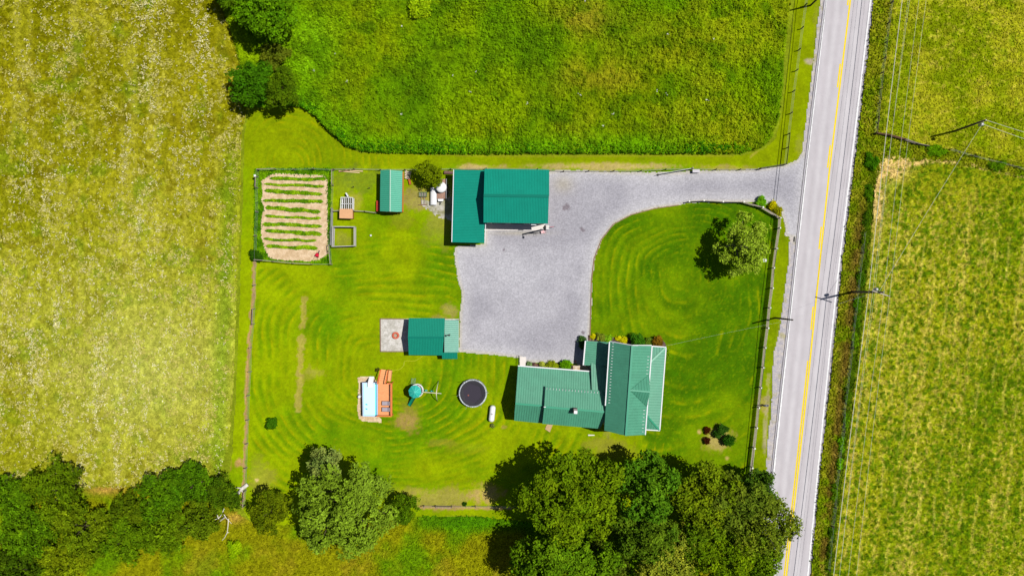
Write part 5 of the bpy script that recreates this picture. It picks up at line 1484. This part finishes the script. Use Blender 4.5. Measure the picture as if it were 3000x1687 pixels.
# ------------------------------------------------------------------ coop
coop = thing('chicken_coop', P(1014,612,0), 'chicken coop with a tan plywood roof and an open run of white bars', 'coop')
TAN = mat('tan_plywood', cc(232,178,130), rough=.85, var=.08, scale=3)
q4 = [P(*c1(*p), 1.5) for p in ((1068,550),(1207,552),(1207,655),(1066,650))]
mb = MB(); mb.slab(q4, .06); mb.build('coop_roof', TAN, coop)
gable_walls(coop, q4, BWALL, .12, name='coop_wall')
f4 = [P(*c1(*p), 1.1) for p in ((1085,428),(1206,430),(1204,555),(1078,553))]
mb = MB()
for i in range(7):
    t = i/6; a, b = f4[0].lerp(f4[1], t), f4[3].lerp(f4[2], t); mb.beam(a, b, .09 if i % 2 == 0 else .05, .06)
    mb.beam((a.x, a.y, 0), a, .06, .06)
for t in (0, .55): a, b = f4[0].lerp(f4[3], t), f4[1].lerp(f4[2], t); mb.beam(a, b, .07, .06)
for a, b in ((f4[0], f4[3]), (f4[1], f4[2])): mb.beam((a.x, a.y, .1), (b.x, b.y, .1), .1, .15)
mb.build('run_frame', WMETAL, coop)
mb = MB(); mb.slab([Vector((v.x, v.y, .05)) for v in f4], .03); mb.build('run_floor', mat('run_floor', cc(90,90,60), rough=1, var=.4, scale=6), coop)
p = P(*c1(1152,405), .5); mb = MB(); mb.box((p.x, p.y, .5), (.16, .7, .9), rz=.5); mb.build('ramp', WMETAL, coop)

# red trough, lumber, stakes, ball
rt = thing('feed_trough', P(*c1(1477,520), 0), 'narrow red trough against the west wall of the shed', 'trough')
p = P(*c1(1477,521), .6); mb = MB(); RED = mat('red_paint', cc(235,50,30), rough=.5, var=.15)
mb.box((p.x, p.y, .35), (.36, 1.6, .6)); mb.build('trough_body', RED, rt)
mb = MB(); mb.box((p.x, p.y, .69), (.42, 1.66, .06)); mb.build('trough_rim', mat('red_rim', cc(255,80,50), rough=.5), rt)
for i, (u0, v0, u1, v1, lb) in enumerate(((1060,150,1280,168,'longest pale plank lying along the fence west of the shed'),(1130,140,1315,152,'upper pale plank crossing the longest one'),(1060,158,1180,140,'short reddish plank at the west end of the plank heap'))):
    a, b = P(*c1(u0, v0), .08+i*.05), P(*c1(u1, v1), .08+i*.05); mb = MB(); mb.beam(a, b, .14, .04)
    tag(mb.build('plank', PALEW if i < 2 else BRWN, None, org=tuple(a)), lb, 'plank', 'planks lying along the fence')
for i, (u, v, lb) in enumerate(((1208,312,'left of two short posts standing in the grass west of the shed'),(1378,325,'right of two short posts standing in the grass west of the shed'))):
    p = P(*c1(u, v), .9); mb = MB(); mb.tube((p.x, p.y, 0), (p.x, p.y, .95), .06, .05, 8)
    tag(mb.build('stake', DPOST, None, org=(p.x, p.y, 0)), lb, 'post', 'short posts in the paddock')
p = P(*c1(1399,833), .15); mb = MB(); mb.lathe((p.x, p.y, 0), [(.02,0),(.12,.04),(.17,.15),(.12,.26),(.02,.3)], 14); tag(mb.build('ball', WMETAL, None, org=(p.x, p.y, 0), smooth=True), 'small white ball lying on the lawn south of the shed', 'ball')
p = P(*c1(172,200), 1.8); mb = MB(); mb.box((p.x, p.y, 1.75), (.22, .22, .25)); mb.slab([(p.x-.16, p.y-.16, 1.9),(p.x+.16, p.y-.16, 1.9),(p.x+.16, p.y+.16, 1.98),(p.x-.16, p.y+.16, 1.98)], .03)
tag(mb.build('birdhouse', WMETAL, None, org=tuple(p)), 'small white birdhouse on the north west garden fence post', 'birdhouse')
# pallet, junk by the round tree
pal = thing('pallet', P(1197,513,0), 'broken pale wooden pallet leaning between the shed and the round tree', 'pallet')
for k in range(5):
    v = 155+k*17; a, b = P(*c1(1762, v), .3+.04*k), P(*c1(1830-k*4, v+6), .3+.04*k); mb = MB(); mb.beam(a, b, .14, .03); mb.build('slat', mat('bleached_board', cc(245,228,205), rough=.9, var=.1), pal)
mb = MB(); a, b = P(*c1(1778,140), .2), P(*c1(1782,235), .2); mb.beam(a, b, .1, .12); mb.build('stringer', PALEW, pal)
a, b = P(*c1(1806,232), .25), P(*c1(1820,292), .25); mb = MB(); mb.beam(a, b, .32, .3); tag(mb.build('wooden_box', mat('rust_wood', cc(190,100,50), rough=.9), None, org=tuple(a)), 'small rust brown box under the west side of the round tree', 'box')
a, b = P(*c1(2180,164), .3), P(*c1(2272,168), .3); mb = MB(); mb.path([a, a.lerp(b, .5), b], [.28, .27, .26], 12); tag(mb.build('log', mat('log_bark', cc(128,96,88), rough=.9, var=.25, scale=5), None, org=tuple(a)), 'thick brown log lying against the north west corner of the barn', 'log')
# flatbed trailer with white round tank
fb = thing('flatbed_trailer', P(1294,553,0), 'small flatbed trailer with brown worn plank bed beside the barn', 'trailer')
q4 = [P(*c1(*p), .75) for p in ((2104,232),(2202,234),(2198,445),(2103,443))]
mb = MB(); 
for k in range(7): 
    t0, t1 = k/7, (k+.93)/7; mb.slab([q4[0].lerp(q4[1], t0), q4[0].lerp(q4[1], t1), q4[3].lerp(q4[2], t1), q4[3].lerp(q4[2], t0)], .07)
mb.build('plank_bed', mat('trailer_plank', cc(178,140,122), rough=.9, var=.25, stretch=(3,.6,1), scale=2), fb)
mb = MB(); mb.beam(q4[0]-Vector((0,0,.14)), q4[3]-Vector((0,0,.14)), .08, .12); mb.beam(q4[1]-Vector((0,0,.14)), q4[2]-Vector((0,0,.14)), .08, .12)
tg = P(*c1(2140,505), .5); mm_ = (q4[2]+q4[3])/2
mb.beam((mm_.x, mm_.y, .6), (tg.x, tg.y, .5), .1, .1); mb.build('chassis', DARK, fb)
for x in (q4[0].x-.12, q4[1].x+.12):
    for dy in (1.0, 1.9):
        yy = q4[3].y+dy; mb = MB(); mb.tube((x-.1, yy, .34), (x+.1, yy, .34), .34, .34, 16); mb.build('wheel', DARK, fb)
mb = MB(); mb.beam(q4[1]+Vector((.03,0,.2)), q4[2]+Vector((.03,0,.2)), .06, .3); mb.build('side_rail', GALV, fb)
p = P(*c1(2147,322), 1.4); wt = thing('water_tank', (p.x, p.y, .76), 'big round white plastic water tank standing on the flatbed trailer', 'tank')
mb = MB(); mb.lathe((p.x, p.y, .76), [(.78,0),(.84,.06),(.84,.85),(.7,.98),(.25,1.06),(0.02,1.07)], 32); mb.build('tank_shell', WMETAL, wt, smooth=True)
mb = MB(); mb.lathe((p.x-.35, p.y+.35, 1.72), [(.16,0),(.16,.06),(.13,.08)], 14); mb.build('lid', mat('grey_lid', cc(160,160,160), rough=.6), wt)
q4 = [P(*c1(*p), .8) for p in ((2108,446),(2172,446),(2166,470),(2116,470))]
mb = MB(); mb.slab(q4, .35); tag(mb.build('toolbox', WMETAL, None, org=tuple(q4[0])), 'small white box on the tongue of the flatbed trailer', 'toolbox')
# white enclosed canopy
tr2 = thing('covered_boat', P(1269,575,0), 'long narrow white covered hull parked left of the flatbed trailer', 'boat')
a, b = P(*c1(2066,325), .7), P(*c1(2064,508), .7)
mb = MB(); n = 8; vs = []; w2 = .52
for j in range(2):
    e = a if j == 0 else b
    for k in range(n+1):
        t = math.pi*k/n; vs.append((e.x-w2*math.cos(t), e.y, .45+.35*math.sin(t)))
fs = [(k, k+1, n+1+k+1, n+1+k) for k in range(n)]+[tuple(range(n+1)), tuple(reversed(range(n+1, 2*n+2)))]
mb.add(vs, fs); mb.build('cover', WMETAL, tr2)
mb = MB(); m_ = a.lerp(b, .5); mb.box((m_.x, m_.y, .25), (.96, abs(a.y-b.y)-.1, .4)); mb.build('hull', mat('grey_hull', cc(200,200,205), rough=.5), tr2)
mb = MB()
for k in (-.2, 0, .2): mb.beam((a.x+k, a.y, .81-.5*abs(k)), (b.x+k, b.y, .81-.5*abs(k)), .03, .03)
mb.build('cover_seam', GALV, tr2)
# green cart frame and wooden implement
ct = thing('garden_cart', P(1239,569,0), 'small green steel frame cart below the round tree', 'cart')
q4 = [P(*c1(*p), .55) for p in ((1912,374),(1994,374),(1992,418),(1914,418))]
GRN = mat('faded_green_steel', cc(96,150,96), rough=.6)
mb = MB()
for k in range(4): mb.tube(q4[k], q4[(k+1) % 4], .035, .035, 6)
for q_ in q4: mb.tube((q_.x, q_.y, .05), q_, .03, .03, 6)
for t in (.33, .66): mb.tube(q4[0].lerp(q4[1], t), q4[3].lerp(q4[2], t), .03, .03, 6)
mb.build('frame', GRN, ct)
mb = MB(); mb.slab([Vector((v.x, v.y, .3)) for v in q4], .03); mb.build('tray', mat('cart_tray', cc(150,140,130), rough=.9, var=.3), ct)
hr = thing('wooden_rack', P(1240,590,0), 'weathered wooden H shaped rack lying in front of the green cart', 'rack')
mb = MB()
for u in (1938, 1968): mb.beam(P(*c1(u, 425), .15), P(*c1(u, 505), .15), .09, .09)
mb.build('rack_rail', GREYW, hr)
mb = MB(); mb.beam(P(*c1(1908,508), .2), P(*c1(1998,506), .2), .1, .12); mb.beam(P(*c1(1925,428), .2), P(*c1(1985,428), .2), .09, .1); mb.build('rack_bar', mat('rack_brown', cc(150,116,96), rough=.9), hr)

# wheelbarrow in the garden
wb = thing('wheelbarrow', P(931,747,0), 'red wheelbarrow standing on the soil at the south end of the garden', 'wheelbarrow')
RD = mat('red_tray', cc(222,30,66), rough=.4, var=.15)
fx, fy = P(934.5,738.5,.2).xy; bx_, by_ = P(927,753,.6).xy
f_ = Vector((fx, fy, 0)); k_ = Vector((bx_, by_, 0)); d = (f_-k_).normalized(); s_ = Vector((-d.y, d.x, 0))
c0 = k_.lerp(f_, .1); c1_ = k_.lerp(f_, .8)
T = [c0-s_*.36, c0+s_*.36, c1_+s_*.2, c1_-s_*.2]; Bm = [c0.lerp(c1_, .15)-s_*.2, c0.lerp(c1_, .15)+s_*.2, c0.lerp(c1_, .75)+s_*.12, c0.lerp(c1_, .75)-s_*.12]
mb = MB(); vs = [v+Vector((0,0,.62)) for v in T]+[v+Vector((0,0,.34)) for v in Bm]
mb.add(vs, [(4,5,6,7),(0,1,5,4),(1,2,6,5),(2,3,7,6),(3,0,4,7)]); mb.build('tray', RD, wb)
mb = MB(); wc = c1_+d*.22; mb.ring((0,0,0), .17, .05, 18, 6, ax='x')
ang = math.atan2(s_.y, s_.x); mb.v = [(x*math.cos(ang)-y*math.sin(ang)+wc.x, x*math.sin(ang)+y*math.cos(ang)+wc.y, z+.22) for x, y, z in mb.v]; mb.build('wheel', mat('grey_tyre', cc(110,105,115), rough=.8), wb)
mb = MB()
for g in (-1, 1): mb.path([wc+s_*.08*g+Vector((0,0,.25)), c0+s_*.22*g+Vector((0,0,.33)), c0-d*.45+s_*.28*g+Vector((0,0,.6))], .025, 6)
mb.build('handle', PALEW, wb)
for g in (-1, 1): mb = MB(); q_ = c0.lerp(c1_, .2)+s_*.2*g; mb.tube((q_.x, q_.y, 0), (q_.x, q_.y, .36), .02, .02, 6); mb.build('leg', DARK, wb)

# tall post with basketball hoop and lamp at the barn corner
hp_ = P(1591,672.5,0)
hoop = thing('basketball_post', hp_, 'tall dark post with basketball hoop and yard lamp at the barn corner', 'basketball hoop')
mb = MB(); mb.box((hp_.x, hp_.y, 3.5), (.2, .2, 7.0)); mb.build('post', DPOST, hoop)
mb = MB(); mb.box((hp_.x+.1, hp_.y-.22, 3.45), (1.3, .06, .85)); bb = mb.build('backboard', WMETAL, hoop)
mb = MB(); mb.ring((hp_.x+.1, hp_.y-.55, 3.05), .23, .02, 20, 6); mb.build('rim', RD, bb)
mb = MB(); mb.path([(hp_.x, hp_.y, 6.9), (hp_.x, hp_.y-.5, 7.0)], .05, 6); mb.lathe((hp_.x, hp_.y-.5, 6.75), [(.2,0),(.14,.1),(.05,.25)], 12); mb.build('yard_lamp', DARK, hoop)
p = P(1590,680,.3); mb = MB(); mb.box((p.x, p.y, .3), (.55, .4, .5), rz=.2); tag(mb.build('cooler', mat('pink_cooler', cc(245,200,205), rough=.5), None, org=tuple(p)), 'pale pink and white cooler at the foot of the hoop post', 'cooler')
p = P(1604,666,.4); mb = MB(); mb.box((p.x, p.y, .35), (.42, .55, .7)); mb.box((p.x, p.y, .73), (.48, .6, .05)); tag(mb.build('bin', mat('offwhite_bin', cc(225,222,218), rough=.6), None, org=tuple(p)), 'off white bin by the corner of the barn', 'bin')
fl_ = thing('flag', P(1612,665,0), 'small red and white flag on a short staff right of the barn corner', 'flag')
p = P(1611,665.5,1.0); mb = MB(); mb.tube((p.x, p.y, 0), (p.x, p.y, 1.3), .02, .02, 6); mb.build('staff', WMETAL, fl_)
mb = MB(); mb.box((p.x+.32, p.y+.04, 1.05), (.6, .04, .45), rz=.1); mb.build('flag_cloth', mat('pink_red_cloth', cc(235,90,120), rough=.8), fl_)
mb = MB(); mb.box((p.x+.74, p.y+.08, 1.08), (.26, .05, .4), rz=.1); mb.build('flag_end', DARK, fl_)

# mailbox, lamp, small items
mbx = thing('mailbox', P(2236,1184,0), 'dark grey mailbox on a post outside the board fence', 'mailbox')
p = P(2233,1184,0); mb = MB(); mb.box((p.x, p.y, .55), (.12, .12, 1.1)); mb.build('post', DPOST, mbx)
a, b = Vector((p.x-.2, p.y, 1.22)), Vector((p.x+.55, p.y-.02, 1.22)); mb = MB(); mb.path([a, b], [.17, .17], 12); mb.build('box', mat('grey_mailbox', cc(120,120,130), rough=.4, metal=.4), mbx, smooth=True)
mb = MB(); mb.beam((p.x-.9, p.y, .95), (p.x-.1, p.y, .95), .1, .1); mb.build('arm', DPOST, mbx)
pl_ = P(2239.5,763,0); bh = thing('birdhouse', P(2225,764,0), 'white birdhouse on a slim pole beside the feathery tree', 'birdhouse')
p = P(2239,763,2.6); mb = MB(); mb.tube((p.x, p.y, 0), (p.x, p.y, 2.4), .04, .04, 6); mb.build('pole', GREYW, bh)
mb = MB(); mb.box((p.x, p.y, 2.6), (.46, .34, .36)); mb.build('house_box', WMETAL, bh)
mb = MB(); mb.slab([(p.x-.28, p.y-.22, 2.8),(p.x+.28, p.y-.22, 2.8),(p.x+.28, p.y, 2.95),(p.x-.28, p.y, 2.95)], .03); mb.slab([(p.x-.28, p.y+.22, 2.8),(p.x+.28, p.y+.22, 2.8),(p.x+.28, p.y, 2.95),(p.x-.28, p.y, 2.95)], .03); mb.build('roof', WMETAL, bh)
stp = [c3(650,1205), c3(722,1210), c3(685,1303), c3(625,1262)]
mb = MB(); mb.slab([P(*q_, .12) for q_ in stp], .11); tag(mb.build('paving_stone', mat('tan_stone', cc(205,172,130), rough=.9, var=.15, scale=4), None, org=tuple(P(*stp[0], 0))), 'tan stone slab at the back wall of the farmhouse wing', 'slab')
mb = MB(); mb.slab([P(*c3(u, v), .1) for u, v in ((1163,1330),(1245,1334),(1244,1344),(1166,1348))], .09); tag(mb.build('paving_stone', CONC, None, org=tuple(P(*c3(1163,1330), 0))), 'thin pale slab lying on the lawn south of the farmhouse', 'slab')
p = P(*c3(1005,418), .1); mb = MB(); mb.lathe((p.x, p.y, .04), [(.16,0),(.16,.05),(.1,.07)], 12); tag(mb.build('stepping_stone', mat('terracotta', cc(220,130,120), rough=.9), None, org=tuple(p)), 'round terracotta coloured stone on the gravel by the west porch', 'stone')
# railing next to the white step
rl = thing('stair_railing', P(*c3(290,420), 0), 'black metal railing beside the white step at the rear wing', 'railing')
a, b = P(*c3(302,352), 1.0), P(*c3(300,480), 1.0); mb = MB()
mb.tube(a, b, .03, .03, 6)
mb.tube((a.x, a.y, .15), (b.x, b.y, .15), .03, .03, 6); mb.build('handrail', DARK, rl)
mb = MB()
for k in range(12): q_ = a.lerp(b, k/11); mb.tube((q_.x, q_.y, .0), (q_.x, q_.y, 1.0), .018, .018, 5)
mb.build('balusters', DARK, rl)
# lawn edging along the driveway
ed = [(1728,1008),(1731,900),(1733,820),(1741,757),(1762,702),(1797,657),(1850,629),(1918,611),(1988,601)]
mb = MB()
for a, b in zip(ed[:-1], ed[1:]): mb.beam(P(*a, .06), P(*b, .06), .13, .14)
tag(mb.build('lawn_edging', mat('edging_timber', cc(158,124,100), rough=.9, var=.2), None, org=tuple(P(*ed[0], 0))), 'low brown timber edging between the gravel drive and the east lawn', 'edging')
# fallen trunk, dead branches
DEAD = mat('bleached_wood', cc(238,232,222), rough=.85, var=.1)
ft = thing('fallen_trunk', P(707,1430,0), 'bleached white fallen trunk with stub branches at the end of the wire fence', 'dead tree')
g = lambda u, v, z=.3: P(640+u/6.036, 1300+v/6.036, z)
mb = MB(); mb.path([g(515,715), g(430,780), g(350,855)], [.28,.3,.2], 10); mb.build('trunk', DEAD, ft, smooth=True)
for pts_ in ([(420,780),(350,775),(305,770)], [(355,850),(315,880),(270,980)], [(375,850),(360,900),(345,930)], [(400,820),(430,845),(470,850)]):
    mb = MB(); mb.path([g(u, v, .35) for u, v in pts_], [.11,.08,.03], 6); mb.build('branch', DEAD, ft)
g = lambda u, v, z=.6: P(0+u/3.389, 1300+v/3.389, z)
db = thing('dead_branches', P(650,1520,0), 'bare bleached branches sprawling below the hedgerow near the fence end', 'dead tree')
for pts_ in ([(2225,640),(2200,700),(2170,740),(2130,750),(2110,800),(2092,855)], [(2170,740),(2150,680),(2180,640)], [(2270,740),(2262,830),(2255,880),(2230,930),(2205,955)], [(2255,880),(2275,875)], [(2225,700),(2250,740),(2300,790)], [(1910,530),(1945,500),(2000,480)], [(2050,460),(2075,455)]):
    n_ = len(pts_); mb = MB(); mb.path([g(u, v, 3.0) for u, v in pts_], list(np.linspace(.07, .025, n_)), 5); mb.build('branch', DEAD, db)
mb = MB(); q_ = g(2240, 720, 0); mb.path([(q_.x, q_.y, 0), (q_.x, q_.y, 3.0)], [.15, .06], 6); mb.build('trunk', DEAD, db)
